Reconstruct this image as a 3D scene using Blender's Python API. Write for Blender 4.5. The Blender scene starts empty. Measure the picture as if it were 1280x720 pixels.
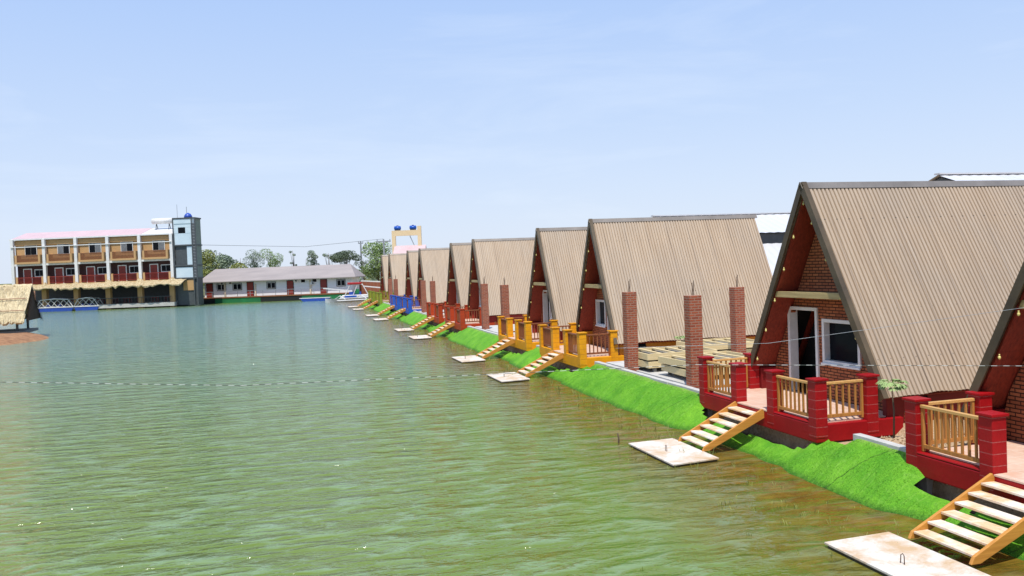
import bpy, bmesh, math, random
from mathutils import Vector, Matrix, noise
random.seed(7)
PI = math.pi
sc = bpy.context.scene
col = sc.collection

# ------------------------------------------------------------------ helpers
class MB:
    def __init__(s): s.v = []; s.f = []
    def box(s, x0, x1, y0, y1, z0, z1, m=None):
        b = len(s.v)
        p = [(x0,y0,z0),(x1,y0,z0),(x1,y1,z0),(x0,y1,z0),(x0,y0,z1),(x1,y0,z1),(x1,y1,z1),(x0,y1,z1)]
        if m is not None: p = [tuple(m @ Vector(q)) for q in p]
        s.v += p
        s.f += [tuple(b+i for i in q) for q in ((0,3,2,1),(4,5,6,7),(0,1,5,4),(1,2,6,5),(2,3,7,6),(3,0,4,7))]
        return s
    def bar(s, a, b, w, h, up=(0,0,1)):
        a = Vector(a); b = Vector(b); d = (b-a); L = d.length; d.normalize()
        u = Vector(up); r = d.cross(u)
        if r.length < 1e-4: r = d.cross(Vector((1,0,0)))
        r.normalize(); u = r.cross(d)
        m = Matrix((r, d, u)).transposed().to_4x4(); m.translation = a
        return s.box(-w/2, w/2, 0, L, -h/2, h/2, m)
    def tube(s, pts, r, n=8, cap=True):
        pts = [Vector(p) for p in pts]; base = len(s.v)
        rs = r if isinstance(r, (list, tuple)) else [r]*len(pts)
        for i, p in enumerate(pts):
            d = (pts[min(i+1, len(pts)-1)] - pts[max(i-1, 0)]).normalized()
            a = d.cross(Vector((0,0,1)) if abs(d.z) < .9 else Vector((1,0,0))).normalized(); c = d.cross(a)
            for k in range(n):
                t = 2*PI*k/n
                s.v.append(tuple(p + (a*math.cos(t) + c*math.sin(t))*rs[i]))
        for i in range(len(pts)-1):
            for k in range(n):
                q = base+i*n
                s.f.append((q+k, q+(k+1) % n, q+n+(k+1) % n, q+n+k))
        if cap:
            s.f.append(tuple(base+k for k in range(n))[::-1]); s.f.append(tuple(base+(len(pts)-1)*n+k for k in range(n)))
        return s
    def poly(s, pts):
        b = len(s.v); s.v += [tuple(p) for p in pts]; s.f.append(tuple(range(b, b+len(pts)))); return s
    def prism(s, pts, off):      # extrude a planar outline
        b = len(s.v); n = len(pts); off = Vector(off)
        s.v += [tuple(p) for p in pts] + [tuple(Vector(p)+off) for p in pts]
        s.f.append(tuple(b+i for i in range(n))[::-1]); s.f.append(tuple(b+n+i for i in range(n)))
        for i in range(n): s.f.append((b+i, b+(i+1) % n, b+n+(i+1) % n, b+n+i))
        return s
    def build(s, name, mat, parent=None, bevel=0, smooth=False, loc=None):
        me = bpy.data.meshes.new(name); me.from_pydata(s.v, [], s.f)
        bm = bmesh.new(); bm.from_mesh(me); bmesh.ops.recalc_face_normals(bm, faces=bm.faces); bm.to_mesh(me); bm.free()
        if mat: me.materials.append(mat)
        if smooth:
            for p in me.polygons: p.use_smooth = True
        o = bpy.data.objects.new(name, me); col.objects.link(o)
        if parent: o.parent = parent
        if loc: o.location = loc
        if bevel:
            md = o.modifiers.new('bevel', 'BEVEL'); md.width = bevel; md.segments = 2; md.limit_method = 'ANGLE'
        return o

def tag(o, label=None, cat=None, group=None, kind=None):
    if label: o['label'] = label
    if cat: o['category'] = cat
    if group: o['group'] = group
    if kind: o['kind'] = kind
    return o
def empty(name, loc=(0,0,0), rz=0):
    o = bpy.data.objects.new(name, None); o.empty_display_size = .3
    col.objects.link(o); o.location = loc; o.rotation_euler = (0,0,rz); return o
def copy_tree(o, parent=None):
    c = o.copy(); col.objects.link(c); c.parent = parent
    for ch in list(o.children): copy_tree(ch, c)
    return c

# ------------------------------------------------------------------ materials
class N:
    def __init__(s, name, rough=.6, metal=0, spec=.5):
        s.m = bpy.data.materials.new(name); s.m.use_nodes = True; s.t = s.m.node_tree
        s.b = s.t.nodes['Principled BSDF']; s.b.inputs['Roughness'].default_value = rough
        s.b.inputs['Metallic'].default_value = metal; s.b.inputs['Specular IOR Level'].default_value = spec
        s.co = None
    def new(s, t, **k):
        n = s.t.nodes.new(t)
        for a, b in k.items(): setattr(n, a, b)
        return n
    def L(s, a, b): s.t.links.new(a, b)
    def obj(s, scale=(1,1,1), rot=(0,0,0), kind='Object'):
        if s.co is None: s.co = s.new('ShaderNodeTexCoord')
        mp = s.new('ShaderNodeMapping'); mp.inputs['Scale'].default_value = scale; mp.inputs['Rotation'].default_value = rot
        s.L(s.co.outputs[kind], mp.inputs[0]); return mp.outputs[0]
    def world(s, scale=(1,1,1), rot=(0,0,0)):
        g = s.new('ShaderNodeNewGeometry'); mp = s.new('ShaderNodeMapping'); mp.inputs['Scale'].default_value = scale
        mp.inputs['Rotation'].default_value = rot
        s.L(g.outputs['Position'], mp.inputs[0]); return mp.outputs[0]
    def noise(s, vec, scale=5, detail=4, rough=.55, dist=0):
        n = s.new('ShaderNodeTexNoise'); n.inputs['Scale'].default_value = scale; n.inputs['Detail'].default_value = detail
        n.inputs['Roughness'].default_value = rough; n.inputs['Distortion'].default_value = dist
        s.L(vec, n.inputs['Vector']); return n.outputs['Fac']
    def ramp(s, fac, stops):
        r = s.new('ShaderNodeValToRGB'); e = r.color_ramp.elements
        while len(e) < len(stops): e.new(.5)
        for i, (p, c) in enumerate(stops):
            e[i].position = p; e[i].color = (c[0], c[1], c[2], 1) if hasattr(c, '__len__') else (c, c, c, 1)
        s.L(fac, r.inputs[0]); return r.outputs[0]
    def mix(s, fac, a, b, mode='MIX'):
        m = s.new('ShaderNodeMix', data_type='RGBA', blend_type=mode)
        for v, i in ((fac, 0), (a, 6), (b, 7)):
            if hasattr(v, 'is_linked'): s.L(v, m.inputs[i])
            elif i == 0: m.inputs[0].default_value = v
            else: m.inputs[i].default_value = (v[0], v[1], v[2], 1)
        return m.outputs[2]
    def math(s, op, a, b=None, clamp=False):
        m = s.new('ShaderNodeMath', operation=op); m.use_clamp = clamp
        for i, v in enumerate((a, b)):
            if v is None: continue
            if hasattr(v, 'is_linked'): s.L(v, m.inputs[i])
            else: m.inputs[i].default_value = v
        return m.outputs[0]
    def color(s, c):
        if hasattr(c, 'is_linked'): s.L(c, s.b.inputs['Base Color'])
        else: s.b.inputs['Base Color'].default_value = (*c, 1)
        return s
    def bump(s, h, dist=.01, strength=1, prev=None):
        b = s.new('ShaderNodeBump'); b.inputs['Distance'].default_value = dist; b.inputs['Strength'].default_value = strength
        s.L(h, b.inputs['Height'])
        if prev: s.L(prev, b.inputs['Normal'])
        s.L(b.outputs[0], s.b.inputs['Normal']); return b.outputs[0]

def weathered(name, c, c2=None, rough=.55, scale=3, var=.35, bump=.004, metal=0, stretch=(1,1,1), spec=.4):
    n = N(name, rough, metal, spec)
    c2 = c2 or tuple(x*(1-var) for x in c)
    v = n.world(stretch)
    f = n.noise(v, scale, 5, .6); f2 = n.noise(v, scale*9, 3, .6)
    base = n.mix(n.ramp(f, [(.3, 0), (.7, 1)]), c2, c)
    base = n.mix(n.math('MULTIPLY', f2, .35), base, tuple(x*.6 for x in c))
    n.color(base); n.bump(f2, bump)
    return n.m

def brick_mat(name, c1, c2, mortar, bw=.24, bh=.075, ms=.012, facing='X', dirt=.3):
    n = N(name, .8, 0, .25)
    sep = n.new('ShaderNodeSeparateXYZ'); n.L(n.obj(), sep.inputs[0])
    cb = n.new('ShaderNodeCombineXYZ')
    if facing == 'X': n.L(sep.outputs['Y'], cb.inputs[0])
    else:
        ad = n.math('ADD', sep.outputs['X'], sep.outputs['Y']); n.L(ad, cb.inputs[0])
    n.L(sep.outputs['Z'], cb.inputs[1])
    b = n.new('ShaderNodeTexBrick'); b.inputs['Scale'].default_value = 1
    b.inputs['Brick Width'].default_value = bw; b.inputs['Row Height'].default_value = bh
    b.inputs['Mortar Size'].default_value = ms; b.inputs['Mortar Smooth'].default_value = .15
    b.inputs['Color1'].default_value = (*c1, 1); b.inputs['Color2'].default_value = (*c2, 1); b.inputs['Mortar'].default_value = (*mortar, 1)
    n.L(cb.outputs[0], b.inputs['Vector'])
    f = n.noise(n.world((1,1,1)), 2.5, 5, .65); f2 = n.noise(n.world((1,1,1)), 40, 3)
    c = n.mix(n.math('MULTIPLY', f, dirt), b.outputs['Color'], tuple(x*.35 for x in c1))
    c = n.mix(n.math('MULTIPLY', f2, .3), c, tuple(x*.5 for x in c2))
    n.color(c); h = n.math('SUBTRACT', 1, b.outputs['Fac'])
    h = n.math('ADD', h, n.math('MULTIPLY', f2, .3)); n.bump(h, .012, .9)
    return n.m

def block_mat(name, c, line=(.55,.4,.36), pitch=.19, w=.014):
    n = N(name, .5, 0, .3)
    sep = n.new('ShaderNodeSeparateXYZ'); n.L(n.obj(), sep.inputs[0])
    fr = n.math('FRACT', n.math('DIVIDE', n.math('SUBTRACT', sep.outputs['Z'], .065), pitch))
    ln = n.math('LESS_THAN', fr, w/pitch)
    wv = n.world(); f = n.noise(wv, 2.2, 6, .65); f2 = n.noise(wv, 22, 4, .6)
    base = n.mix(n.ramp(f, [(.3, 0), (.72, 1)]), tuple(x*.68 for x in c), c)
    base = n.mix(n.ramp(f2, [(.62, 0), (.78, .35)]), base, tuple(min(1, x*1.3+.02) for x in c))
    base = n.mix(n.math('MULTIPLY', ln, n.ramp(f2, [(.3, .25), (.6, .9)])), base, line)
    n.color(base); n.bump(n.math('ADD', f2, n.math('MULTIPLY', ln, -1.2)), .005); return n.m

def wood_mat(name, c, c2, rough=.55, grain=(3,3,3), axis='X', knots=True):
    n = N(name, rough, 0, .35)
    st = {'X': (.6, 14, 14), 'Y': (14, .6, 14), 'Z': (14, 14, .6)}[axis]
    v = n.world(st); f = n.noise(v, 1.6, 5, .65, .4); f2 = n.noise(n.world(), 1.1, 3)
    b = n.mix(n.ramp(f, [(.32, 0), (.68, 1)]), c2, c)
    b = n.mix(n.math('MULTIPLY', f2, .4), b, tuple(x*.72 for x in c))
    n.color(b); n.bump(f, .003); return n.m

M = {}
# painted ribbed roof sheet
n = N('roof_sheet_paint', .42, 0, .45)
v = n.world(); f = n.noise(n.world((2.2, .25, .25)), 1.6, 5, .6); f2 = n.noise(v, .5, 4)
c = n.mix(n.ramp(f, [(.3, 0), (.7, 1)]), (.37,.270,.178), (.44,.335,.232))
c = n.mix(n.ramp(f2, [(.4, 0), (.75, .4)]), c, (.33,.28,.225))
f3 = n.noise(n.world((7, .4, .4)), 1.3, 4, .7)
c = n.mix(n.ramp(f3, [(.56, 0), (.75, .5)]), c, (.24,.18,.13))
sp = n.new('ShaderNodeSeparateXYZ'); n.L(v, sp.inputs[0])
lap = n.math('LESS_THAN', n.math('FRACT', n.math('DIVIDE', sp.outputs['X'], .904)), .022)
c = n.mix(n.math('MULTIPLY', lap, .45), c, (.13,.10,.08))
row = n.math('LESS_THAN', n.math('FRACT', n.math('DIVIDE', sp.outputs['Z'], 1.05)), .022)
dot = n.math('LESS_THAN', n.math('FRACT', n.math('DIVIDE', n.math('ADD', sp.outputs['X'], .07), .339)), .07)
c = n.mix(n.math('MULTIPLY', n.math('MULTIPLY', row, dot), .8), c, (.10,.09,.08))
st = n.noise(n.world((16, 1, .35)), 1.0, 3, .6); c = n.mix(n.ramp(st, [(.55, 0), (.8, .35)]), c, (.50,.43,.35))
n.color(c); n.bump(n.noise(v, 9, 3), .002); M['roof'] = n.m
M['flash'] = weathered('ridge_flashing', (.30,.26,.22), (.20,.17,.14), .35, 1.5, metal=.3)
M['fascia'] = weathered('fascia_brown', (.12,.085,.045), (.05,.035,.02), .5, 1.2)
M['dark'] = weathered('dark_void', (.012,.012,.013), None, .8)
M['soffit'] = wood_mat('red_soffit_boards', (.33,.050,.026), (.13,.02,.012), axis='Z')
M['gable'] = brick_mat('gable_brick', (.52,.17,.07), (.34,.095,.04), (.012,.010,.008))
M['colbrick'] = brick_mat('column_brick', (.46,.12,.055), (.28,.06,.03), (.40,.24,.17), bw=.22, bh=.075, ms=.014, facing='XY', dirt=.25)
n = N('column_brick_dark', .8)
M['white'] = weathered('white_frame_paint', (.80,.79,.77), (.66,.64,.60), .4, 3)
M['cream'] = weathered('cream_jamb', (.72,.62,.46), (.60,.50,.36), .5, 3)
M['beam'] = wood_mat('ochre_beam', (.50,.38,.17), (.30,.21,.09), axis='Y')
M['pine'] = wood_mat('varnished_pine', (.55,.25,.06), (.30,.12,.03), .4, axis='Z')
M['pineh'] = wood_mat('varnished_pine_rail', (.72,.42,.15), (.50,.25,.07), .35, axis='Y')
M['pined'] = wood_mat('brown_stained_pine', (.30,.10,.035), (.16,.05,.02), .45, axis='Z')
M['stringer'] = wood_mat('fresh_orange_timber', (.64,.29,.055), (.44,.18,.03), .5, axis='X')
# treads : worn pale timber
n = N('worn_tread', .65, 0, .3)
v = n.world(); f = n.noise(n.world((9, 1.2, 9)), 2, 5, .6); f2 = n.noise(v, 2.2, 5, .65)
c = n.mix(n.ramp(f, [(.3, 0), (.7, 1)]), (.60,.36,.17), (.74,.54,.33)); c = n.mix(n.ramp(f2, [(.42, 0), (.62, .85)]), c, (.78,.72,.64))
n.color(c); n.bump(f, .003); M['tread'] = n.m
M['bulb'] = weathered('bulb_glass', (.85,.72,.25), None, .2)
# landing slab : bleached ply on concrete
n = N('bleached_slab', .75, 0, .25); v = n.world()
f = n.noise(v, 1.4, 6, .7, .3); f2 = n.noise(v, 14, 4, .7)
c = n.mix(n.ramp(f, [(.38, 0), (.56, 1)]), (.52,.36,.21), (.66,.60,.53)); c = n.mix(n.ramp(f2, [(.5, 0), (.75, .5)]), c, (.42,.30,.19))
n.color(c); n.bump(f2, .004); M['slab'] = n.m
M['slabedge'] = weathered('wet_slab_edge', (.10,.07,.04), None, .5)
M['glass'] = N('window_glass', .12, 0, .06).color((.008,.009,.012)).m
n = N('interior_shade', .9, 0, .1); n.color((.010,.009,.009)); M['inside'] = n.m
M['concrete'] = weathered('pale_concrete', (.58,.56,.52), (.42,.40,.36), .8, 2, bump=.006)
M['gutter'] = weathered('grey_gutter_concrete', (.22,.21,.19), None, .8, 3)
M['rebar'] = weathered('rusty_rebar', (.10,.055,.035), None, .7, 8)
M['pallet'] = wood_mat('pale_pallet_timber', (.80,.64,.36), (.62,.46,.22), .6, axis='X')
M['drum'] = weathered('grey_drum', (.20,.21,.22), None, .4)
M['steel'] = weathered('galvanised_steel', (.45,.46,.47), (.3,.31,.32), .35, 2, metal=.5)
PAINT = {
 'red':    ((.37,.004,.007), (.42,.12,.11), (.22,.006,.007)),
 'yellow': ((.84,.36,.008), (.46,.19,.02), (.62,.22,.008)),
 'orange': ((.48,.055,.012), (.26,.04,.015), (.33,.018,.012)),
 'blue':   ((.028,.12,.56), (.02,.07,.30), (.02,.08,.42)),
 'green':  ((.28,.33,.030), (.14,.18,.02), (.22,.27,.03))}
for k, (a, l, p) in PAINT.items():
    M['post_'+k] = block_mat(k+'_block_paint', a, l); M['body_'+k] = weathered(k+'_deck_paint', a, tuple(x*.66 for x in a), .5, 1.3, spec=.25)
    M['plinth_'+k] = weathered(k+'_plinth_paint', p, None, .6, 1.2)
# deck tiles
n = N('deck_tiles', .45, 0, .4)
b = n.new('ShaderNodeTexBrick'); b.offset = 0; b.inputs['Scale'].default_value = 1
b.inputs['Brick Width'].default_value = .36; b.inputs['Row Height'].default_value = .36; b.inputs['Mortar Size'].default_value = .008
b.inputs['Color1'].default_value = (.66,.42,.30,1); b.inputs['Color2'].default_value = (.60,.36,.25,1); b.inputs['Mortar'].default_value = (.72,.60,.50,1)
n.L(n.obj(), b.inputs['Vector']); f = n.noise(n.world(), 3, 5, .6)
n.color(n.mix(n.ramp(f, [(.35, 0), (.7, .6)]), b.outputs['Color'], (.76,.62,.50))); n.bump(b.outputs['Fac'], -.002); M['tiles'] = n.m
# thatch
n = N('thatch_straw', .9, 0, .15)
v = n.world((6, 6, .7)); f = n.noise(v, 2.2, 5, .7, .3); f2 = n.noise(n.world(), .6, 4)
c = n.ramp(f, [(.25, (.20,.14,.075)), (.46, (.60,.48,.28)), (.75, (.86,.76,.52))]); c = n.mix(n.ramp(f2, [(.5, 0), (.75, .55)]), c, (.24,.15,.07))
n.color(c); n.bump(f, .08); M['thatch'] = n.m
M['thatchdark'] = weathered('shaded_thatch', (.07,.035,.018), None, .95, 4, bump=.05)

# grass turf
n = N('artificial_turf', .75, 0, .2); v = n.world()
f = n.noise(v, 1.2, 5, .65); f2 = n.noise(v, 55, 3, .7); f3 = n.noise(v, 7, 5, .7)
c = n.mix(n.ramp(f, [(.35, 0), (.66, 1)]), (.095,.31,.012), (.20,.47,.025))
c = n.mix(n.ramp(f2, [(.40, .0), (.65, .75)]), c, (.045,.17,.010))
c = n.mix(n.ramp(f3, [(.56, 0), (.74, .55)]), c, (.24,.47,.07))
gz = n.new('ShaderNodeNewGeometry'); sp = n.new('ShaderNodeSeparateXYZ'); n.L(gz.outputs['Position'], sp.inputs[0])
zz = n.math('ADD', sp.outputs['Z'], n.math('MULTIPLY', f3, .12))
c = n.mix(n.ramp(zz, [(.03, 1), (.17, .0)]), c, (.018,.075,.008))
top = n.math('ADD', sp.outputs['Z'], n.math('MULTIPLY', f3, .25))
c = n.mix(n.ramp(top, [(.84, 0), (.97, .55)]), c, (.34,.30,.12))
cr = n.noise(n.world((1.2, 9, 1.2), (0,0,.35)), 1.0, 4, .6, .6)
seam = n.math('LESS_THAN', n.math('FRACT', n.math('DIVIDE', n.math('ADD', n.math('ADD', sp.outputs['Y'], n.math('MULTIPLY', sp.outputs['X'], .55)), n.math('MULTIPLY', f3, .12)), 3.9)), .006)
c = n.mix(n.math('MULTIPLY', seam, .8), c, (.012,.03,.006))
c = n.mix(n.ramp(cr, [(.58, 0), (.78, .45)]), c, (.30,.50,.09))
c = n.mix(n.ramp(cr, [(.22, .5), (.40, 0)]), c, (.05,.17,.01))
b1 = n.bump(n.math('ADD', n.math('MULTIPLY', f2, .5), f3), .018); n.color(c); n.bump(cr, .06, .8, b1); M['turf'] = n.m
# blades
n = N('turf_blade', .6, 0, .25); oi = n.noise(n.world(), 1.3, 4, .6); c = n.mix(n.ramp(oi, [(.35, 0), (.66, 1)]), (.10,.33,.014), (.22,.50,.03)); n.color(c); M['blade'] = n.m

# ground
n = N('ground_dirt', .95, 0, .1); v = n.world()
f = n.noise(v, .35, 6, .65); f2 = n.noise(v, 9, 5, .7); f4 = n.noise(v, .02, 4, .6)
c = n.ramp(f2, [(.25, (.20,.12,.06)), (.5, (.42,.29,.17)), (.75, (.60,.47,.32))])
c = n.mix(n.ramp(f, [(.4, 0), (.65, .7)]), c, (.48,.34,.21)); 
gp = n.new('ShaderNodeNewGeometry'); sp = n.new('ShaderNodeSeparateXYZ'); n.L(gp.outputs['Position'], sp.inputs[0])
far = n.ramp(n.math('DIVIDE', sp.outputs['Y'], 400), [(.36, 0), (.42, 1)])
grn = n.ramp(f4, [(.35, (.10,.12,.04)), (.65, (.17,.16,.07))])
c = n.mix(far, c, grn)
c = n.mix(n.ramp(n.math('ADD', sp.outputs['Z'], 0), [(0, 1), (.12, 0)]), c, (.05,.038,.018))
n.color(c); n.bump(f2, .05); M['ground'] = n.m

# water
n = N('pond_water', .10, 0, .5); n.b.inputs['IOR'].default_value = 1.36
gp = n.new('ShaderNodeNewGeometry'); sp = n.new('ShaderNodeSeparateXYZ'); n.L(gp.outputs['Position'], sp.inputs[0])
big = n.noise(n.world((.35, .12, 1)), 1, 5, .6, .3)
ox = n.math('ADD', sp.outputs['X'], n.math('MULTIPLY', n.math('SUBTRACT', big, .5), 3.2))
shore = n.ramp(n.math('DIVIDE', n.math('ADD', ox, 0), 20), [(.30, 0), (.40, .75), (.45, 1)])
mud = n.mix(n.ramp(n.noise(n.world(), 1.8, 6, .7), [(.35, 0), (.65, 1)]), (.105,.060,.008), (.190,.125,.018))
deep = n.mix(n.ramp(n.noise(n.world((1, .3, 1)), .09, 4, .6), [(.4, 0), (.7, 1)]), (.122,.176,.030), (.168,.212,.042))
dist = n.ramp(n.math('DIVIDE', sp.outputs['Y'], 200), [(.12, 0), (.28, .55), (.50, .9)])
deep = n.mix(dist, deep, (.135,.232,.225))  # far water turns blue : sky reflection painted into the base colour
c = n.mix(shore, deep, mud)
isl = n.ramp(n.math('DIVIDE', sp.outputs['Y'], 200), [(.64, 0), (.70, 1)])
c = n.mix(isl, c, (.11,.16,.015))  # olive band at the far end, painted in for the motel's reflection
n.color(c)
R1 = (0, 0, math.radians(24))
def ridged(x): return n.math('SUBTRACT', 1, n.math('ABSOLUTE', n.math('SUBTRACT', n.math('MULTIPLY', x, 2.6), 1.3)))
w1 = n.noise(n.world((.55, 1.35, 1), R1), 1.0, 2, .45, .35)
w2 = n.noise(n.world((1.5, 3.6, 1), (0,0,math.radians(10))), 1.0, 3, .5, .5)
wv = n.new('ShaderNodeTexWave'); wv.bands_direction = 'Y'; wv.inputs['Scale'].default_value = .42; wv.inputs['Distortion'].default_value = 7; wv.inputs['Detail'].default_value = 2.5; wv.inputs['Detail Scale'].default_value = 1.1; wv.inputs['Detail Roughness'].default_value = .55; n.L(n.world((.45, 1, 1), (0,0,math.radians(14))), wv.inputs['Vector'])
w3 = n.noise(n.world((3.4, 6.8, 1), (0,0,math.radians(33))), 1.0, 3, .55, .4)
calm = n.ramp(n.math('DIVIDE', ox, 20), [(.22, 1), (.44, .35)])
h = n.math('ADD', n.math('ADD', n.math('MULTIPLY', w1, .70), n.math('ADD', n.math('MULTIPLY', w2, .50), n.math('MULTIPLY', wv.outputs['Fac'], .10))), n.math('MULTIPLY', w3, .13))
h = n.math('MULTIPLY', h, calm)
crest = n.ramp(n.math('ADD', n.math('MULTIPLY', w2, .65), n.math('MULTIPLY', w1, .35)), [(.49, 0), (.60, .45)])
n.color(n.mix(n.math('MULTIPLY', crest, calm), c, (.23,.33,.19)))  # paler crests : light on the ripples painted into the base colour
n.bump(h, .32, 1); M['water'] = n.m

# far-building materials
M['tan'] = weathered('tan_render', (.56,.34,.15), (.48,.28,.12), .8, .6)
M['maroon'] = weathered('maroon_wall', (.07,.022,.020), None, .7)
M['reddoor'] = weathered('red_door', (.28,.035,.022), None, .5)
M['pink'] = weathered('pink_roof', (.62,.44,.44), (.54,.38,.38), .5, .5)
M['paleblue'] = weathered('pale_blue_panel', (.62,.72,.76), (.52,.62,.68), .5, .7)
M['steeldark'] = weathered('dark_steel', (.085,.095,.098), None, .5)
M['railwood'] = weathered('brown_balcony_rail', (.30,.12,.05), None, .6)
M['greyroof'] = weathered('grey_tile_roof', (.36,.31,.29), (.27,.235,.225), .7, .6, stretch=(.2,1,3))
M['greenhull'] = weathered('green_hull', (.02,.22,.07), (.012,.10,.035), .6, .5)
M['blackhull'] = weathered('black_hull_tarp', (.015,.018,.018), None, .6)
M['boatblue'] = weathered('boat_blue', (.03,.09,.45), None, .4)
M['creamwall'] = weathered('cream_tower', (.76,.60,.36), (.68,.52,.30), .7, .5)
M['blueplastic'] = weathered('blue_tank', (.01,.10,.50), None, .3)
M['whiteroof'] = weathered('white_sheet_roof', (.62,.62,.63), (.54,.54,.56), .4, .4, stretch=(1,.2,.2))
M['greysheet'] = weathered('grey_sheet', (.36,.38,.38), (.24,.26,.26), .5, .6)
M['redbrickwall'] = brick_mat('wall_brick', (.42,.12,.06), (.30,.08,.04), (.3,.2,.15), facing='XY')
M['bark'] = weathered('bark', (.12,.08,.05), None, .9, 4)
def leafmat(name, a, b):
    n = N(name, .6, 0, .2); f = n.noise(n.world(), .9, 4, .6)
    n.color(n.mix(n.ramp(f, [(.35, 0), (.65, 1)]), a, b))
    n.b.inputs['Transmission Weight'].default_value = 0
    return n.m
M['leaf_bright'] = leafmat('leaf_bright', (.15,.23,.09), (.31,.41,.15))
M['leaf_yellow'] = leafmat('leaf_yellow', (.18,.21,.06), (.33,.35,.10))
M['leaf_dark'] = leafmat('leaf_dark', (.09,.12,.08), (.16,.20,.12))
M['leaf_mid'] = leafmat('leaf_mid', (.15,.20,.14), (.26,.32,.20))  # leaf greens lightened, a little distance haze put into the colour
M['red'] = weathered('red_canvas', (.45,.02,.02), None, .6)

# ------------------------------------------------------------------ camera, sun, sky
cam = bpy.data.objects.new('camera', bpy.data.cameras.new('camera')); col.objects.link(cam); sc.camera = cam
th, pi_, ro = 0.26584304, -0.02823936, -0.03863637
Fv = Vector((math.sin(th)*math.cos(pi_), math.cos(th)*math.cos(pi_), math.sin(pi_)))
r0 = Vector((math.cos(th), -math.sin(th), 0)); u0 = r0.cross(Fv)
Rv = r0*math.cos(ro) + u0*math.sin(ro); Uv = -r0*math.sin(ro) + u0*math.cos(ro)
mw = Matrix((Rv, Uv, -Fv)).transposed().to_4x4(); mw.translation = (0, 0, 4.5)
cam.matrix_world = mw
cam.data.sensor_width = 36; cam.data.lens = 1068.35/1280*36; cam.data.clip_end = 20000; cam.data.clip_start = .1

SUN_EL, SUN_AZ = 66, 203       # azimuth clockwise from +Y (degrees), i.e. behind the camera and a little to its left
el, az = math.radians(SUN_EL), math.radians(SUN_AZ)
sd = Vector((math.sin(az)*math.cos(el), math.cos(az)*math.cos(el), math.sin(el)))
sun = bpy.data.objects.new('sun', bpy.data.lights.new('sun', 'SUN')); col.objects.link(sun)
sun.data.energy = 5.0; sun.data.angle = math.radians(.53); sun.data.color = (1, .955, .88)
sun.rotation_euler = sd.to_track_quat('Z', 'Y').to_euler()

w = bpy.data.worlds.new('World'); sc.world = w; w.use_nodes = True; nt = w.node_tree
bg = nt.nodes['Background']; sky = nt.nodes.new('ShaderNodeTexSky'); sky.sky_type = 'NISHITA'; sky.sun_disc = False
sky.sun_elevation = el; sky.sun_rotation = az; sky.air_density = 1.0; sky.dust_density = 1.2; sky.ozone_density = 1.6; sky.altitude = 0
tc = nt.nodes.new('ShaderNodeTexCoord')
mp = nt.nodes.new('ShaderNodeMapping'); mp.inputs['Scale'].default_value = (1.2, 1.2, 7)
nz = nt.nodes.new('ShaderNodeTexNoise'); nz.inputs['Scale'].default_value = 2.0; nz.inputs['Detail'].default_value = 6; nz.inputs['Roughness'].default_value = .6; nz.inputs['Distortion'].default_value = .4
rp = nt.nodes.new('ShaderNodeValToRGB'); rp.color_ramp.elements[0].position = .50; rp.color_ramp.elements[1].position = .85
rp.color_ramp.elements[1].color = (.30,.30,.30,1)
mx = nt.nodes.new('ShaderNodeMix'); mx.data_type = 'RGBA'; mx.inputs[7].default_value = (6.6, 7.1, 7.6, 1)
gm = nt.nodes.new('ShaderNodeMix'); gm.data_type = 'RGBA'; gm.blend_type = 'MULTIPLY'; gm.inputs[0].default_value = 1; gm.inputs[7].default_value = (1.0,1.0,1.0,1)
# hand-set colour ramp blended over the sky texture : lifts the whole sky towards a pale periwinkle, most of all low down
sx = nt.nodes.new('ShaderNodeSeparateXYZ'); nt.links.new(tc.outputs['Generated'], sx.inputs[0])
hr = nt.nodes.new('ShaderNodeValToRGB'); he = hr.color_ramp.elements
he[0].position = 0; he[0].color = (5.25, 5.85, 6.85, 1); he[1].position = .45; he[1].color = (2.2, 3.7, 6.9, 1)
e2 = he.new(.16); e2.color = (4.05, 5.05, 6.85, 1)
nt.links.new(sx.outputs[2], hr.inputs[0])
hz = nt.nodes.new('ShaderNodeMix'); hz.data_type = 'RGBA'; hz.inputs[0].default_value = .88
nt.links.new(gm.outputs[2], hz.inputs[6]); nt.links.new(hr.outputs[0], hz.inputs[7])
for a, b in ((tc.outputs['Generated'], mp.inputs[0]), (mp.outputs[0], nz.inputs[0]), (nz.outputs['Fac'], rp.inputs[0]), (rp.outputs[0], mx.inputs[0]),
             (sky.outputs[0], gm.inputs[6]), (hz.outputs[2], mx.inputs[6]), (mx.outputs[2], bg.inputs[0])): nt.links.new(a, b)
bg.inputs[1].default_value = .148
sc.view_settings.view_transform = 'Standard'; sc.view_settings.look = 'None'; sc.view_settings.exposure = 0; sc.view_settings.gamma = 1

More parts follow.
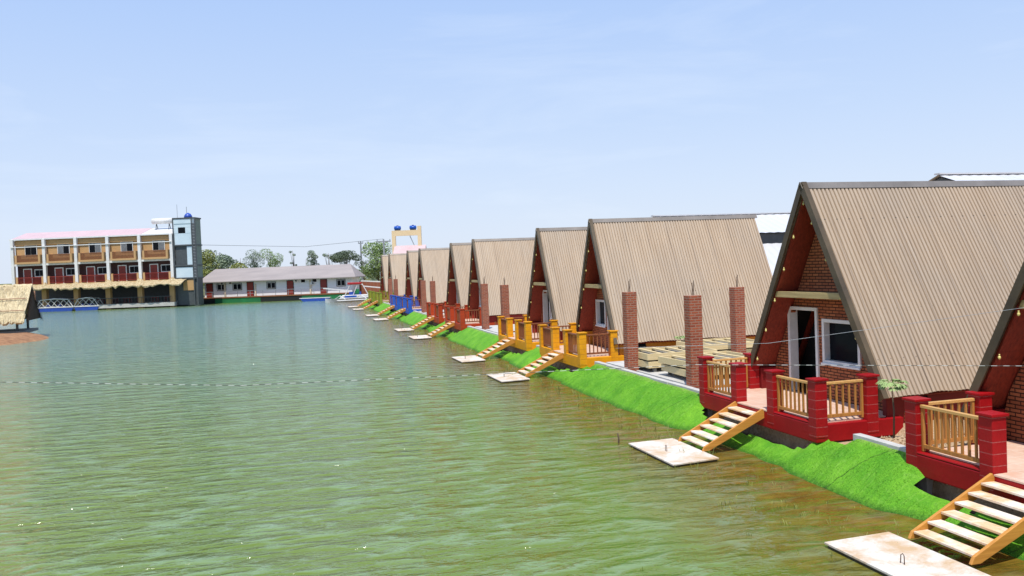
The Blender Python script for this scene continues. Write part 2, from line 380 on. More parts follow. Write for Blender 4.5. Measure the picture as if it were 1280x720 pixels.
# ------------------------------------------------------------------ setting : ground, water, bank
FL, GZ, KB = .90, .74, .84
CAB = {'B': 10.0, 'A': 18.0, 'C': 32.5, 'D': 39.8, 'E': 54.1, 'F': 61.5, 'G': 75.9, 'H': 83.3, 'I': 97.6, 'J': 105.1}
ORDER = ['B', 'A', 'C', 'D', 'E', 'F', 'G', 'H', 'I', 'J']
def sst(a, b, x): t = max(0, min(1, (x-a)/(b-a))); return t*t*(3-2*t)
def shore_x(y): return 9.78 + 4.5*sst(112, 122, y) + 6*sst(122, 150, y)
def far_y(x): return 150 + 2*math.sin(x*.05)
def ground_h(x, y):
    d = max(x - shore_x(y), y - far_y(x), -95 - x)
    if d < 0: return max(-1.3, d*.5)
    h = GZ if d > 1.3 else (GZ*d/1.15-.80 if x < 11.05 and y < 112 else GZ*min(1, d/1.15))
    if y < 112 and 10.9 < x < 12.75 and any(CAB[q]-3.36 < y < CAB[q]-2.2 for q in ORDER): h = .50
    if y > 150: h += .25*noise.noise(Vector((x*.02, y*.02, 0)))
    return h - .03
xs = [-6000,-2500,-900,-400,-200,-120,-100,-96,-94.5,-90,-70,-50,-35,-20,-10,-4,0,3,6,8,9,9.4,9.78,10.1,10.5,10.93,11.0,11.09,11.3,12,12.6,12.9,13.3,14,15,16,17,18,20,22,26,32,40,60,90,160,300,700,1500,3000,6000]
ys = sorted(set([round(CAB[q]+o_, 2) for q in ['B','A','C','D','E','F','G','H','I','J'] for o_ in (-3.9, -3.4, -3.3, -2.25, -2.1)]) | set([-300,-120,-60,-30] + list(range(-20, 150, 4)) + [148,149.5,151,152,153,155,160,170,185,200,230,280,350,500,800,1500,3000,6000,9000]))
g = MB()
for y in ys:
    for x in xs: g.v.append((x, y, ground_h(x, y)))
nx = len(xs)
for j in range(len(ys)-1):
    for i in range(nx-1): g.f.append((j*nx+i, j*nx+i+1, (j+1)*nx+i+1, (j+1)*nx+i))
tag(g.build('ground', M['ground'], smooth=False), kind='structure')
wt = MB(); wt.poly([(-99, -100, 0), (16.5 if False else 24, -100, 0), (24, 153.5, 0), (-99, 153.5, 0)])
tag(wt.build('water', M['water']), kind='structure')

# turf bank
def turf_pt(y, t):           # t 0 at kerb .. 1 in the water
    near = min(abs(y-CAB[k]) for k in ORDER)
    under = 1 - sst(2.05, 2.75, near)
    x = 10.93 - t*1.25
    dip = max(sst(CAB[k]-3.6, CAB[k]-3.1, y)*(1-sst(CAB[k]-2.6, CAB[k]-2.3, y)) for k in ORDER)
    z = KB - .055 - t*.90 - .22*dip*(1-t)
    belly = math.sin(min(1, t)*PI)
    nn = noise.noise(Vector((x*.7, y*.55, 1.3)))*.09 + noise.noise(Vector((x*2.5, y*2.1, 5)))*.035 + noise.noise(Vector((x*7, y*6, 9)))*.012
    z += belly*(.08*(1-under)) + nn*(.35+belly*.65) - under*.18*(1-t)
    x += .05*noise.noise(Vector((y*.8, 3.3, t*2)))*t*2.0 + under*.16
    # fold wrinkles running down the slope next to the decks
    z += .022*math.sin(y*9+noise.noise(Vector((y, t*3, 0)))*5)*math.exp(-abs(near-2.7)*1.6)*belly
    return Vector((x, y, z))
t = MB(); NT = 16
yy = []; y = 4.0
while y < 110.5: yy.append(y); y += .10 if y < 45 else .4
for y in yy:
    for k in range(NT+1): t.v.append(tuple(turf_pt(y, k/NT)))
for j in range(len(yy)-1):
    for k in range(NT):
        ym = yy[j]; nr_ = min(abs(ym-CAB[q]) for q in ORDER)
        if nr_ < 2.35+.12*noise.noise(Vector((ym*3, 1, 1))) and k/NT < .40+.16*noise.noise(Vector((ym*1.3, 7, 2))): continue
        a = j*(NT+1)+k; t.f.append((a, a+1, a+NT+2, a+NT+1))
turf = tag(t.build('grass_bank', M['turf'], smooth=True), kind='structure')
# short blades on the near part of the bank
rb = random.Random(3); gb = MB()
for i in range(52000):
    y = 6 + 26*(rb.random()**1.25); tt = .02 + .96*rb.random()
    near = min(abs(y-CAB[k]) for k in ORDER)
    p = turf_pt(y, tt)
    if p.z < .0 or (near < 2.5 and tt < .62): continue
    a = rb.random()*2*PI; h = .008+.012*rb.random(); wd = .004+.003*rb.random()
    d = Vector((math.cos(a), math.sin(a), 0))*wd; lean = Vector((rb.uniform(-1,1)*.02, rb.uniform(-1,1)*.02, h)) + Vector((-.012,0,0))
    gb.poly([p-d, p+d, p+lean])
def raw(mb, name, mat):
    me = bpy.data.meshes.new(name); me.from_pydata(mb.v, [], mb.f); me.materials.append(mat)
    o = bpy.data.objects.new(name, me); col.objects.link(o); return o
tag(raw(gb, 'grass', M['blade']), 'short bright green artificial grass blades on the sloping bank', 'grass', kind='stuff')

# concrete kerbs between the cabins
gaps = [('B','A','short concrete kerb on the bank between the two nearest red decks'), ('A','C','long concrete kerb in front of the stacked timber pallets'),
        ('C','D','concrete kerb between the two yellow decks'), ('D','E','concrete kerb between the yellow and the orange decks'),
        ('E','F','concrete kerb between the two orange decks'), ('F','G','concrete kerb between the orange and the blue decks'),
        ('G','H','concrete kerb between the two blue decks'), ('H','I','concrete kerb between the blue and the olive green decks'), ('I','J','concrete kerb between the two olive green decks')]
for a, b, lab in gaps:
    y0, y1 = CAB[a]+2.62, CAB[b]-3.35
    m = MB()
    nseg = max(2, int((y1-y0)/1.2)); 
    for i in range(nseg):
        q0 = y0+(y1-y0)*i/nseg; q1 = y0+(y1-y0)*(i+1)/nseg-.008; dx = .012*math.sin(i*2.3)
        m.box(10.92+dx, 11.10+dx, q0, q1, .0, KB)
    tag(m.build('kerb', M['concrete'], bevel=.008), lab, 'kerb', 'concrete kerbs along the top of the bank')
M['deckshade'] = weathered('under_deck_shade', (.018,.014,.010), None, .95, 4)  # near-black, for boxes added to paint deep shade under the decks
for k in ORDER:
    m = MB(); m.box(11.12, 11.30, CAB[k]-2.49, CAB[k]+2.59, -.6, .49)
    tag(m.build('shade_face', M['deckshade']), kind='structure')
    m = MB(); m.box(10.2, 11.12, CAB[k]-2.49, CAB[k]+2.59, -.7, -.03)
    tag(m.build('shade_bed', M['deckshade']), kind='structure')
# pavement and gutter by the pallets
for (y0, y1) in ((20.6, 29.15), (42.4, 50.75), (64.1, 72.55), (85.9, 94.25)):
    m = MB(); m.box(11.104, 11.38, y0, y1, .5, GZ+.01); tag(m.build('gutter', M['gutter']), kind='structure')
    m = MB(); m.box(11.384, 18.5, y0, y1, .5, GZ+.045)
    tag(m.build('pavement', M['concrete'], bevel=.01), kind='structure')

# ------------------------------------------------------------------ A-frame cabins
XF, HW, ZR, ZE, RL = 0.0, 2.57, 6.07, 1.34, 7.3     # local : x 0 at the roof's front edge, y 0 at the ridge
slope = Vector((0, HW, ZE-ZR)).normalized()          # down the +Y roof side
def halfw(z): return HW*(ZR-z)/(ZR-ZE)
def roof_sheet(sgn, L):
    m = MB(); pitch = .113; nwave = int(L/pitch); prof = []
    x = 0
    for i in range(nwave):
        for dx, h in ((0, 0), (.022, 0), (.034, .036), (.112, .036), (.122, 0)): prof.append((x+dx*pitch/.131, h))
        x += pitch
    prof.append((x, 0))
    nrm = Vector((0, sgn*(ZR-ZE), HW)).normalized()
    top = Vector((0, 0, ZR)); bot = Vector((0, sgn*HW, ZE)); rows = 5
    for r_ in range(rows+1):
        q = top.lerp(bot, r_/rows)
        for (px, h) in prof:
            ex = 0
            if r_ == rows: ex = .015*math.sin(px*3.1)+.01*math.sin(px*7.7)
            p = q + nrm*(h+.012) + (bot-top).normalized()*ex; m.v.append((px, p.y, p.z))
    npf = len(prof)
    for r_ in range(rows):
        for i in range(npf-1): m.f.append((r_*npf+i, r_*npf+i+1, (r_+1)*npf+i+1, (r_+1)*npf+i))
    return m
def make_cabin(kind, paint, glow=1):
    root = empty('a_frame_cabin')
    OH = .66; XW = OH
    for s in (-1, 1):
        roof_sheet(s, RL).build('roof_panel', M['roof'], root)
        nrm = Vector((0, s*(ZR-ZE), HW)).normalized(); dn = Vector((0, s*HW, ZE-ZR)).normalized()
        # board lining under the sheet (the soffit) - stops below ridge
        m = MB(); a = Vector((.06, 0, ZR)) - nrm*.05 + dn*.12; b = Vector((.06, s*HW, ZE)) - nrm*.05
        a1, b1 = a - nrm*.05, b - nrm*.05
        m.prism([a, b, b1, a1], (RL-.12, 0, 0)); m.build('soffit', M['soffit'], root)
        # barge board along the front edge : L flashing
        m = MB(); a = Vector((-.05, 0, ZR+.10)) + nrm*.055; b = Vector((-.05, s*HW, ZE)) + nrm*.055 + dn*.03
        a1, b1 = a - nrm*.17, b - nrm*.17
        m.prism([a, b, b1, a1], (.035, 0, 0))
        m.prism([a+Vector((.035,0,0)), b+Vector((.035,0,0)), b-nrm*.02+Vector((.035,0,0)), a-nrm*.02+Vector((.035,0,0))], (.10, 0, 0))
        m.build('barge_board', M['fascia'], root)
        # bulbs of the light string hanging just inside the roof edge
        for q in ((.35, 1.25, 2.15, 3.05, 3.95, 4.85) if s > 0 else (.9, 1.9, 2.9, 3.9, 4.8)):
            p = Vector((.03, 0, ZR)) + dn*q - nrm*.17
            m = MB(); m.tube([p+Vector((0,0,.05)), p+Vector((0,0,.02))], .014, 6)
            m.tube([p+Vector((0,0,.02)), p, p-Vector((0,0,.03)), p-Vector((0,0,.045))], [.012, .026, .024, .006], 8)
            m.build('light_bulb', M['bulb'], root, smooth=True)
    # ridge cap
    m = MB(); a = .18
    for s in (-1, 1):
        nrm = Vector((0, s*(ZR-ZE), HW)).normalized(); dn = Vector((0, s*HW, ZE-ZR)).normalized()
        p0 = Vector((-.07, 0, ZR+.118)); p1 = p0 + dn*a + nrm*.008
        m.prism([p0, p1, p1-nrm*.012, p0-Vector((0,0,.02))], (RL+.10, 0, 0))
    m.build('ridge_cap', M['flash'], root)
    # gables : brick wall with real openings (strips round door and window)
    if kind == 'a': door = (.42, 1.62); win = (-1.12, .24)
    else: door = (-1.12, .10); win = (.34, 1.58)
    dz = (FL, 3.12); wz = (1.76, 2.86)
    ops = [(door, dz), (win, wz)]
    def wall(x, thick, openings):
        m = MB(); zs = sorted({GZ-.2, FL, dz[1], wz[0], wz[1], ZR-.32})
        zz = [GZ-.2]
        for z in zs[1:]: zz.append(z)
        for z0, z1 in zip(zz[:-1], zz[1:]):
            h0, h1 = halfw(z0)-.16, max(.0, halfw(z1)-.16)
            h0 = min(h0, HW-.14); h1 = min(h1, HW-.14)
            cuts = sorted([o_[0] for o_ in openings if o_[1][0] <= z0+1e-6 and o_[1][1] >= z1-1e-6])
            ys_ = [(-h0, -h1)]
            for c in cuts: ys_ += [(c[0], c[0]), (c[1], c[1])]
            ys_.append((h0, h1))
            for i in range(0, len(ys_), 2):
                (l0, l1), (r0_, r1_) = ys_[i], ys_[i+1]
                m.prism([(x, l0, z0), (x, r0_, z0), (x, r1_, z1), (x, l1, z1)], (thick, 0, 0))
        return m
    wall(XW, .14, ops).build('gable_wall', M['gable'], root)
    wall(RL-.6, .14, []).build('rear_gable_wall', M['gable'], root)
    # near-black liner close behind the openings, paints in the room's shade
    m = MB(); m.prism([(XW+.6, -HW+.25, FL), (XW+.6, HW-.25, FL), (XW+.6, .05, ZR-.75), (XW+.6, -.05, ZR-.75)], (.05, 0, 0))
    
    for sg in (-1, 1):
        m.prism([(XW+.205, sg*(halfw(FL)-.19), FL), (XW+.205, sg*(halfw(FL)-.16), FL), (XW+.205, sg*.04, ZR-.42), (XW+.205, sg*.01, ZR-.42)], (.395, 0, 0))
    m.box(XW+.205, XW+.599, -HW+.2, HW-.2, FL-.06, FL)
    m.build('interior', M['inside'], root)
    # door frame, window frame
    fw = .085
    m = MB(); y0, y1 = door; z1 = dz[1]
    m.box(XW-.05, XW+.20, y0, y0+fw, FL, z1); m.box(XW-.05, XW+.20, y1-fw, y1, FL, z1); m.box(XW-.05, XW+.20, y0+fw, y1-fw, z1-fw, z1)
    df = m.build('door_frame', M['white'], root, bevel=.006)
    m = MB(); y0, y1 = win; z0, z1 = wz
    m.box(XW-.05, XW+.17, y0, y0+fw, z0, z1); m.box(XW-.05, XW+.17, y1-fw, y1, z0, z1)
    m.box(XW-.05, XW+.17, y0+fw, y1-fw, z1-fw, z1); m.box(XW-.05, XW+.17, y0+fw, y1-fw, z0, z0+fw)
    m.box(XW-.09, XW-.05, y0-.02, y1+.02, z0-.03, z0+.02)
    wf = m.build('window_frame', M['white'], root, bevel=.006)
    m = MB(); m.box(XW+.115, XW+.125, y0+fw, y1-fw, z0+fw, z1-fw); m.build('window_pane', M['glass'], wf)
    # tie beam
    zb = 3.42; hb = halfw(zb)-.12
    m = MB(); m.box(.12, XW-.002, -hb, hb, zb, zb+.10); m.box(.06, .12, -hb-.02, hb+.02, zb-.03, zb+.12)
    m.build('tie_beam', M['beam'], root, bevel=.006)
    # plinth walls along both eaves
    for s in (-1, 1):
        ya, yb = sorted((s*(HW-.16), s*(HW-.30)))
        m = MB(); m.box(XW-.45, RL-.3, ya, yb, GZ-.3, ZE+.12); m.build('plinth', M['plinth_'+paint], root, bevel=.01)
    return root

# ------------------------------------------------------------------ decks (local : x 0 at the roof's front edge, y 0 at the cabin axis)
XD0, XD1 = -1.53, .64
PY = [-2.37, -.77, .83, 2.50]      # front posts, from the near side to the far side
def make_deck(paint, rail):
    root = empty('cabin_deck'); P = M['post_'+paint]; B = M['body_'+paint]
    m = MB(); m.box(XD0, XD1-.01, -2.50, 2.60, .50, FL-.02)
    # rim kerb the railings stand on
    for a, b in ((PY[0], PY[1]), (PY[2], PY[3])): m.box(XD0, XD0+.2, a, b, FL-.02, FL+.02)
    m.build('deck_base', B, root, bevel=.02)
    m = MB(); m.box(XD0+.19, XD1-.012, -2.36, 2.46, FL-.021, FL+.004); m.box(XD0-.004, XD0+.19, PY[1]+.15, PY[2]-.15, FL-.021, FL+.006)
    m.build('deck_floor', M['tiles'], root)
    posts = [(XD0+.136, y) for y in PY] + [(-.14, PY[0]), (-.02, PY[3])]
    for (x, y) in posts:
        hw = .14
        m = MB(); m.box(x-hw, x+hw, y-hw, y+hw, FL-.30, FL+.90); p = m.build('post', P, root, bevel=.012)
        m = MB(); m.box(x-hw-.03, x+hw+.03, y-hw-.03, y+hw+.03, FL+.90, FL+.945); m.build('post_cap', B, p, bevel=.008)
    # low side walls back to the cabin
    def railing(a, b):
        a = Vector(a); b = Vector(b); d = (b-a).normalized(); a2 = a+d*.14; b2 = b-d*.14; L = (b2-a2).length
        z0 = FL+.03; z1 = FL+.82
        m = MB(); m.bar(a2+Vector((0,0,z0+.09)), b2+Vector((0,0,z0+.09)), .045, .07)
        r = m.build('railing', M['pine' if rail == 'light' else 'pined'], root, bevel=.004)
        m = MB(); m.bar(a2+Vector((0,0,z1)), b2+Vector((0,0,z1)), .075, .055); m.build('handrail', M['pineh' if rail == 'light' else 'pined'], r, bevel=.008)
        for q in (.03, L-.03):
            m = MB(); p = a2+d*q; m.box(p.x-.024, p.x+.024, p.y-.024, p.y+.024, z0-.0, z1-.028); m.build('end_stile', M['pine' if rail == 'light' else 'pined'], r)
        nb = max(4, round((L-.06)/.155)); 
        for k in range(1, nb):
            p = a2+d*(.03+(L-.06)*k/nb); m = MB(); m.box(p.x-.018, p.x+.018, p.y-.018, p.y+.018, z0+.126, z1-.028)
            m.build('baluster', M['pine' if rail == 'light' else 'pined'], r)
    x = XD0+.12
    railing((x, PY[0], 0), (x, PY[1], 0)); railing((x, PY[2], 0), (x, PY[3], 0))
    railing((x, PY[0], 0), (-.14, PY[0], 0)); railing((x, PY[3], 0), (-.02, PY[3], 0))
    # wooden soffit strips & pvc under the deck
    m = MB(); m.tube([(XD0+.5, -2.4, .44), (XD0+.45, 0, .36), (XD0+.5, 2.4, .42)], .022, 8); m.build('drain_pipe', M['steel'], root, smooth=True)
    return root

def make_stairs():
    root = empty('wooden_stairs')
    X0, Z0 = XD0-.003, FL-.03; X1, Z1 = -3.05, .075; ya, yb = -.50, .70
    for y in (ya, yb):
        m = MB(); d = Vector((X1-X0, 0, Z1-Z0)).normalized(); up = Vector((-d.z, 0, d.x));
        if up.z < 0: up = -up
        a = Vector((X0, y, Z0)); b = Vector((X1, y, Z1+.06))
        pts = [a+up*.06, a-up*.15+Vector((0,0,0)), b-up*.12+Vector((.02,0,0)), Vector((X1-.08, y, Z1+.0)), b+up*.05]
        pts = [Vector((p.x, y-.028, max(p.z, Z1+.0))) for p in pts]
        m.prism(pts, (0, .056, 0)); m.build('stringer', M['stringer'], root, bevel=.005)
    for k in range(6):
        t_ = (k+.55)/6; x = X0+(X1-X0)*t_; z = Z0+(Z1+.02-Z0)*(k+1)/6.35+.02
        m = MB(); m.box(x-.125, x+.125, ya+.03, yb-.03, z, z+.036); m.build('tread', M['tread'], root, bevel=.005)
    return root
def make_landing():
    root = empty('landing_slab')
    m = MB(); m.prism([(-4.27, -1.30, .045), (-3.10, -1.16, .045), (-3.08, 1.15, .045), (-4.28, 1.10, .045)], (0, 0, .035)); m.build('slab', M['slab'], root, bevel=.006)
    m = MB(); m.prism([(-4.24, -1.26, -.18), (-3.13, -1.13, -.18), (-3.11, 1.11, -.18), (-4.24, 1.07, -.18)], (0, 0, .222)); m.build('slab_base', M['slabedge'], root)
    m = MB(); pts = [(-3.85, -.12, .075), (-3.85, -.115, .20), (-3.85, -.085, .225), (-3.85, -.05, .20), (-3.85, -.04, .075)]
    m.tube(pts, .007, 6); m.build('mooring_hook', M['rebar'], root, smooth=True)
    return root

PCOL = {'B': 'red', 'A': 'red', 'C': 'yellow', 'D': 'yellow', 'E': 'orange', 'F': 'orange', 'G': 'blue', 'H': 'blue', 'I': 'green', 'J': 'green'}
PLIN = {'B': 'red', 'A': 'red', 'C': 'yellow', 'D': 'orange', 'E': 'orange', 'F': 'orange', 'G': 'orange', 'H': 'blue', 'I': 'green', 'J': 'green'}
WHO = {'B': 'nearest of all, cut off by the right edge', 'A': 'nearest one seen whole, behind the red deck',
       'C': 'nearer one behind yellow decks', 'D': 'farther one behind yellow decks',
       'E': 'nearer one behind orange-red decks', 'F': 'farther one behind orange-red decks',
       'G': 'nearer one behind blue decks', 'H': 'farther one behind blue decks',
       'I': 'nearer one behind olive green decks', 'J': 'farthest in the row'}
DK = {'B': 'nearest deck, deep red with pale pine balusters, cut by the right edge', 'A': 'deep red deck with pine railings in front of the nearest whole cabin',
      'C': 'yellow deck with dark brown railings, the nearer of the two yellow ones', 'D': 'yellow deck with dark brown railings, the farther of the two yellow ones',
      'E': 'orange-red deck, the nearer of the two, beside the brick columns', 'F': 'orange-red deck, the farther of the two, next to the blue decks',
      'G': 'bright blue deck, the nearer of the two blue ones', 'H': 'bright blue deck, the farther of the two blue ones',
      'I': 'olive green deck, the nearer of the two green ones', 'J': 'olive green deck at the far end of the row'}
SH = {'B': 'the nearest red deck', 'A': 'the second red deck', 'C': 'the nearer yellow deck', 'D': 'the farther yellow deck',
      'E': 'the nearer orange-red deck', 'F': 'the farther orange-red deck', 'G': 'the nearer blue deck', 'H': 'the farther blue deck', 'I': 'the nearer olive green deck', 'J': 'the farthest olive green deck'}
ROT = {'A': 2.0, 'C': -3.0, 'D': -1, 'E': -1.0}
X0W = 12.22
cabs = {}
stairs0 = make_stairs(); land0 = make_landing()
decks = {}
for i, k in enumerate(ORDER):
    y = CAB[k]; near_of_pair = k in 'BCEGI'
    kk = ('b' if near_of_pair else 'a', PLIN[k])
    if kk not in cabs: c = cabs[kk] = make_cabin(*kk)
    else: c = copy_tree(cabs[kk])
    c.location = (X0W, y+(.58 if k == 'B' else 0), 0); c.rotation_euler = (0, 0, math.radians(ROT.get(k, random.uniform(-.4, .4))))
    tag(c, 'tan corrugated A-frame cabin with brick gable, ' + WHO[k], 'cabin', 'A-frame cabins in a row along the water')
    dk = PCOL[k]
    if dk not in decks: d = decks[dk] = make_deck(dk, 'light' if dk == 'red' else 'dark')
    else: d = copy_tree(decks[dk])
    d.location = (X0W+(.04 if k == 'D' else 0), y + (.22 if k == 'B' else 0), 0)
    tag(d, DK[k], 'deck', 'painted decks in front of the cabins')
    s = stairs0 if i == 0 else copy_tree(stairs0); s.location = (X0W, y+(.22,.02,-.03,.02,0,.03,0,-.02,0,0)[i], 0)
    tag(s, 'open orange timber stairs down to the water from ' + SH[k], 'stairs', 'wooden stairs down to the water')
    l = land0 if i == 0 else copy_tree(land0); l.location = (X0W+.03*math.sin(i*3)-(.1 if k == 'B' else 0), y+.04*math.sin(i*5)+(.15 if k == 'B' else 0), 0)
    tag(l, 'pale flat slab at water level below the stairs of ' + SH[k], 'landing slab', 'landing slabs at the foot of the stairs')

# ------------------------------------------------------------------ brick columns with rebar
def make_column():
    root = empty('brick_column')
    m = MB(); m.box(-.19, .19, -.19, .19, -.25, 2.62); m.build('shaft', M['colbrick'], root, bevel=.008)
    for (x, y, h) in ((-.02, -.02, .36), (.03, -.01, .42), (.01, .03, .28)):
        m = MB(); m.tube([(x, y, 2.61), (x+.01, y, 2.62+h*.5), (x+.015, y+.01, 2.62+h)], .010, 6); m.build('rebar', M['rebar'], root)
    return root
c0 = make_column()
cols = [(11.30, 22.05, 'tall unfinished brick column beside the red deck, nearest of the three around the pallets'),
        (11.30, 26.6, 'unfinished brick column behind the timber pallets, next to the nearer yellow deck'),
        (15.1, 26.2, 'unfinished brick column set back by the cabin wall, rightmost of the three around the pallets'),
        (11.45, 43.6, 'brick column with rebar right behind the farther yellow deck'), (11.45, 48.2, 'brick column with rebar beside the nearer orange-red deck'),
        (11.45, 65.4, 'brick column with rebar just beyond the farther orange-red deck'), (11.45, 69.9, 'brick column with rebar in front of the nearer blue deck'),
        (11.45, 87.0, 'brick column with rebar just beyond the farther blue deck'), (11.45, 91.6, 'brick column with rebar before the nearer olive green deck')]
for i, (x, y, lab) in enumerate(cols):
    c = c0 if i == 0 else copy_tree(c0); c.location = (x, y, GZ+.05); c.rotation_euler = (0, 0, math.radians(random.uniform(-2, 2)))
    tag(c, lab, 'brick column', 'unfinished brick columns between the cabin pairs')

# ------------------------------------------------------------------ timber floats (pallets)
def make_pallet(L, W, H):
    root = empty('timber_pallet')
    m = MB()
    m.box(-L/2, L/2, -W/2, -W/2+.05, 0, H); m.box(-L/2, L/2, W/2-.05, W/2, 0, H)
    m.box(-L/2, -L/2+.05, -W/2+.05, W/2-.05, 0, H); m.box(L/2-.05, L/2, -W/2+.05, W/2-.05, 0, H)
    m.build('frame', M['pallet'], root, bevel=.006)
    nsl = 5
    for i in range(1, nsl):
        x = -L/2+L*i/nsl; m = MB(); m.box(x-.05, x+.05, -W/2+.051, W/2-.051, H-.05, H-.004); m.build('crosspiece', M['pallet'], root)
    m = MB(); m.box(-L/2+.06, L/2-.06, -W/2+.06, W/2-.06, .05, .10); m.build('infill', M['gutter'], root)
    for sx in (-1, 1):
        for sy in (-1, 1): m = MB(); m.box(sx*(L/2-.25)-.05, sx*(L/2-.25)+.05, sy*(W/2-.10)-.05, sy*(W/2-.10)+.05, -.05 if False else -.14, 0); m.build('foot', M['gutter'], root)
    return root
G = 'pale timber pallets stacked by the brick columns'
p0 = make_pallet(2.5, 1.9, .21)
pal = [(12.7, 26.6, .14, 2, 'lower pale timber pallet of the left stack'), (12.72, 26.55, .40, -1, 'top pale timber pallet of the left stack'),
       (12.85, 24.0, .14, -2, 'lower pale timber pallet of the right stack beside the tall column'),
       (12.8, 24.05, .40, 3, 'top pale timber pallet of the right stack beside the tall column'), (15.4, 28.2, .14, 1, 'lower pale timber pallet of the stack nearest the cabin wall'),
       (15.4, 28.1, .40, -1, 'top pale timber pallet of the stack nearest the cabin wall')]
for i, (x, y, z, r, lab) in enumerate(pal):
    p = p0 if i == 0 else copy_tree(p0); p.location = (x, y, GZ+.045+z); p.rotation_euler = (0, 0, math.radians(r)); tag(p, lab, 'pallet', G)

# ------------------------------------------------------------------ vegetation
def leaves(mb, c, rx, rz, n, s, rnd, flat=.5):
    for i in range(n):
        while 1:
            d = Vector((rnd.uniform(-1,1), rnd.uniform(-1,1), rnd.uniform(-1,1)))
            if d.length < 1: break
        d = d.normalized()*(d.length**.45)
        p = Vector(c)+Vector((d.x*rx, d.y*rx, d.z*rz)); a = Vector((rnd.gauss(0,1), rnd.gauss(0,1), rnd.gauss(0,1)*flat)).normalized()
        b = a.cross(Vector((rnd.gauss(0,1), rnd.gauss(0,1), rnd.gauss(0,1)))).normalized(); q = s*rnd.uniform(.6, 1.3)
        mb.poly([p-a*q, p+b*q*.45, p+a*q, p-b*q*.45])
def tree(x, y, h, w_, kind, mat, lab, seed, cat='tree', name='tree'):
    rnd = random.Random(seed); root = empty(name, (x, y, GZ-.1))
    m = MB(); lean = rnd.uniform(-.06, .06)*h
    m.tube([(0,0,-.2), (lean*.3, 0, h*.3), (lean, 0, h*.62), (lean*1.2, .1, h*.92)], [h*.022, h*.017, h*.010, h*.003], 7)
    cs = []
    nb = {'round': 13, 'tall': 12, 'umbrella': 11, 'sparse': 9, 'bush': 9}[kind]
    for i in range(nb):
        a = rnd.random()*2*PI; t_ = rnd.random()
        if kind == 'round': r = w_*.5*rnd.uniform(.2, .8); z = h*(.38+.55*t_); r *= 1-abs(t_-.45)*.9; cr = w_*.23
        elif kind == 'tall': r = w_*.5*rnd.uniform(.1, .7); z = h*(.35+.6*i/nb); cr = w_*.27
        elif kind == 'umbrella': r = w_*.5*rnd.uniform(.2, .9); z = h*(.72+.22*(1-r/(w_*.5))+.05*t_); cr = w_*.21
        elif kind == 'sparse': r = w_*.5*rnd.uniform(.2, .9); z = h*(.45+.5*t_); cr = w_*.10
        else: r = w_*.5*rnd.uniform(.1, .85); z = h*(.2+.55*t_)*(1-.3*r/(w_*.5)); cr = w_*.2
        c = Vector((lean*z/h+math.cos(a)*r, math.sin(a)*r, z)); cs.append((c, cr*rnd.uniform(.7, 1.25)))
        s = Vector((lean*.5, 0, z*.55)); mid = s.lerp(c, .55)+Vector((0,0,-.04*h)); m.tube([s, mid, c], [h*.008, h*.005, h*.002], 5, cap=False)
    m.build('trunk', M['bark'], root, smooth=True)
    l = MB(); ls = max(.10, w_*.024)
    for c, r in cs: leaves(l, c, r, r*.72, int(430 if kind != 'sparse' else 110), ls, rnd)
    o = raw(l, 'crown', M[mat]); o.parent = root
    tag(root, lab, cat); return root
T = [ # x, y, height, width
 (-14.0, 166, 8.2, 8.0, 'round', 'leaf_yellow', 'yellow-green bushy tree right beside the white stair tower'),
 (-10.6, 174, 8.7, 9.0, 'round', 'leaf_mid', 'broad grey-green tree rising above the left end of the low white house'),
 (-7.0, 170, 7.6, 8.0, 'bush', 'leaf_yellow', 'low yellow-green tree behind the left part of the grey roof'),
 (-3.9, 172, 8.5, 4.2, 'tall', 'leaf_mid', 'upright leafy tree above the middle-left of the grey roof, left of a pair'),
 (-1.3, 171, 8.5, 4.6, 'tall', 'leaf_bright', 'upright leafy tree above the middle-left of the grey roof, right of a pair'),
 (3.2, 175, 8.9, 2.8, 'sparse', 'leaf_mid', 'small thin tree with scattered leaves above the middle of the grey roof'),
 (5.0, 174, 7.0, 4.0, 'bush', 'leaf_yellow', 'small olive bush peeking over the middle of the grey roof'),
 (6.6, 173, 8.4, 2.8, 'tall', 'leaf_mid', 'slim upright tree above the grey roof, left of the dark umbrella-shaped tree'),
 (9.6, 172, 8.0, 5.0, 'sparse', 'leaf_mid', 'bare-branched pale shrub left of the dark umbrella-shaped tree'),
 (13.4, 171, 7.9, 6.0, 'umbrella', 'leaf_dark', 'dark flat-topped tree above the right end of the grey roof'),
 (16.0, 168, 6.6, 5.0, 'sparse', 'leaf_dark', 'twiggy half-bare tree between the dark flat-topped tree and the bright green tree'),
 (18.2, 162, 8.3, 7.4, 'round', 'leaf_bright', 'large bright green tree beside the farthest cabin'),
]
for i, (x, y, h, w_, kd, mt, lab) in enumerate(T): tree(x, y, h, w_, kd, mt, lab, 40+i)
# distant scrub belt : one continuous mass
rs = random.Random(9); l = MB()
for i in range(330):
    x = rs.uniform(-330, 330); y = 240+rs.uniform(0, 90)+abs(x)*.1; r = rs.uniform(2, 5)
    leaves(l, (x, y, r*.4), r*1.4, r*.65, 60, .8, rs)
tag(raw(l, 'scrub', M['leaf_mid']), 'distant belt of low scrub and hedges along the horizon', 'scrub', kind='stuff')

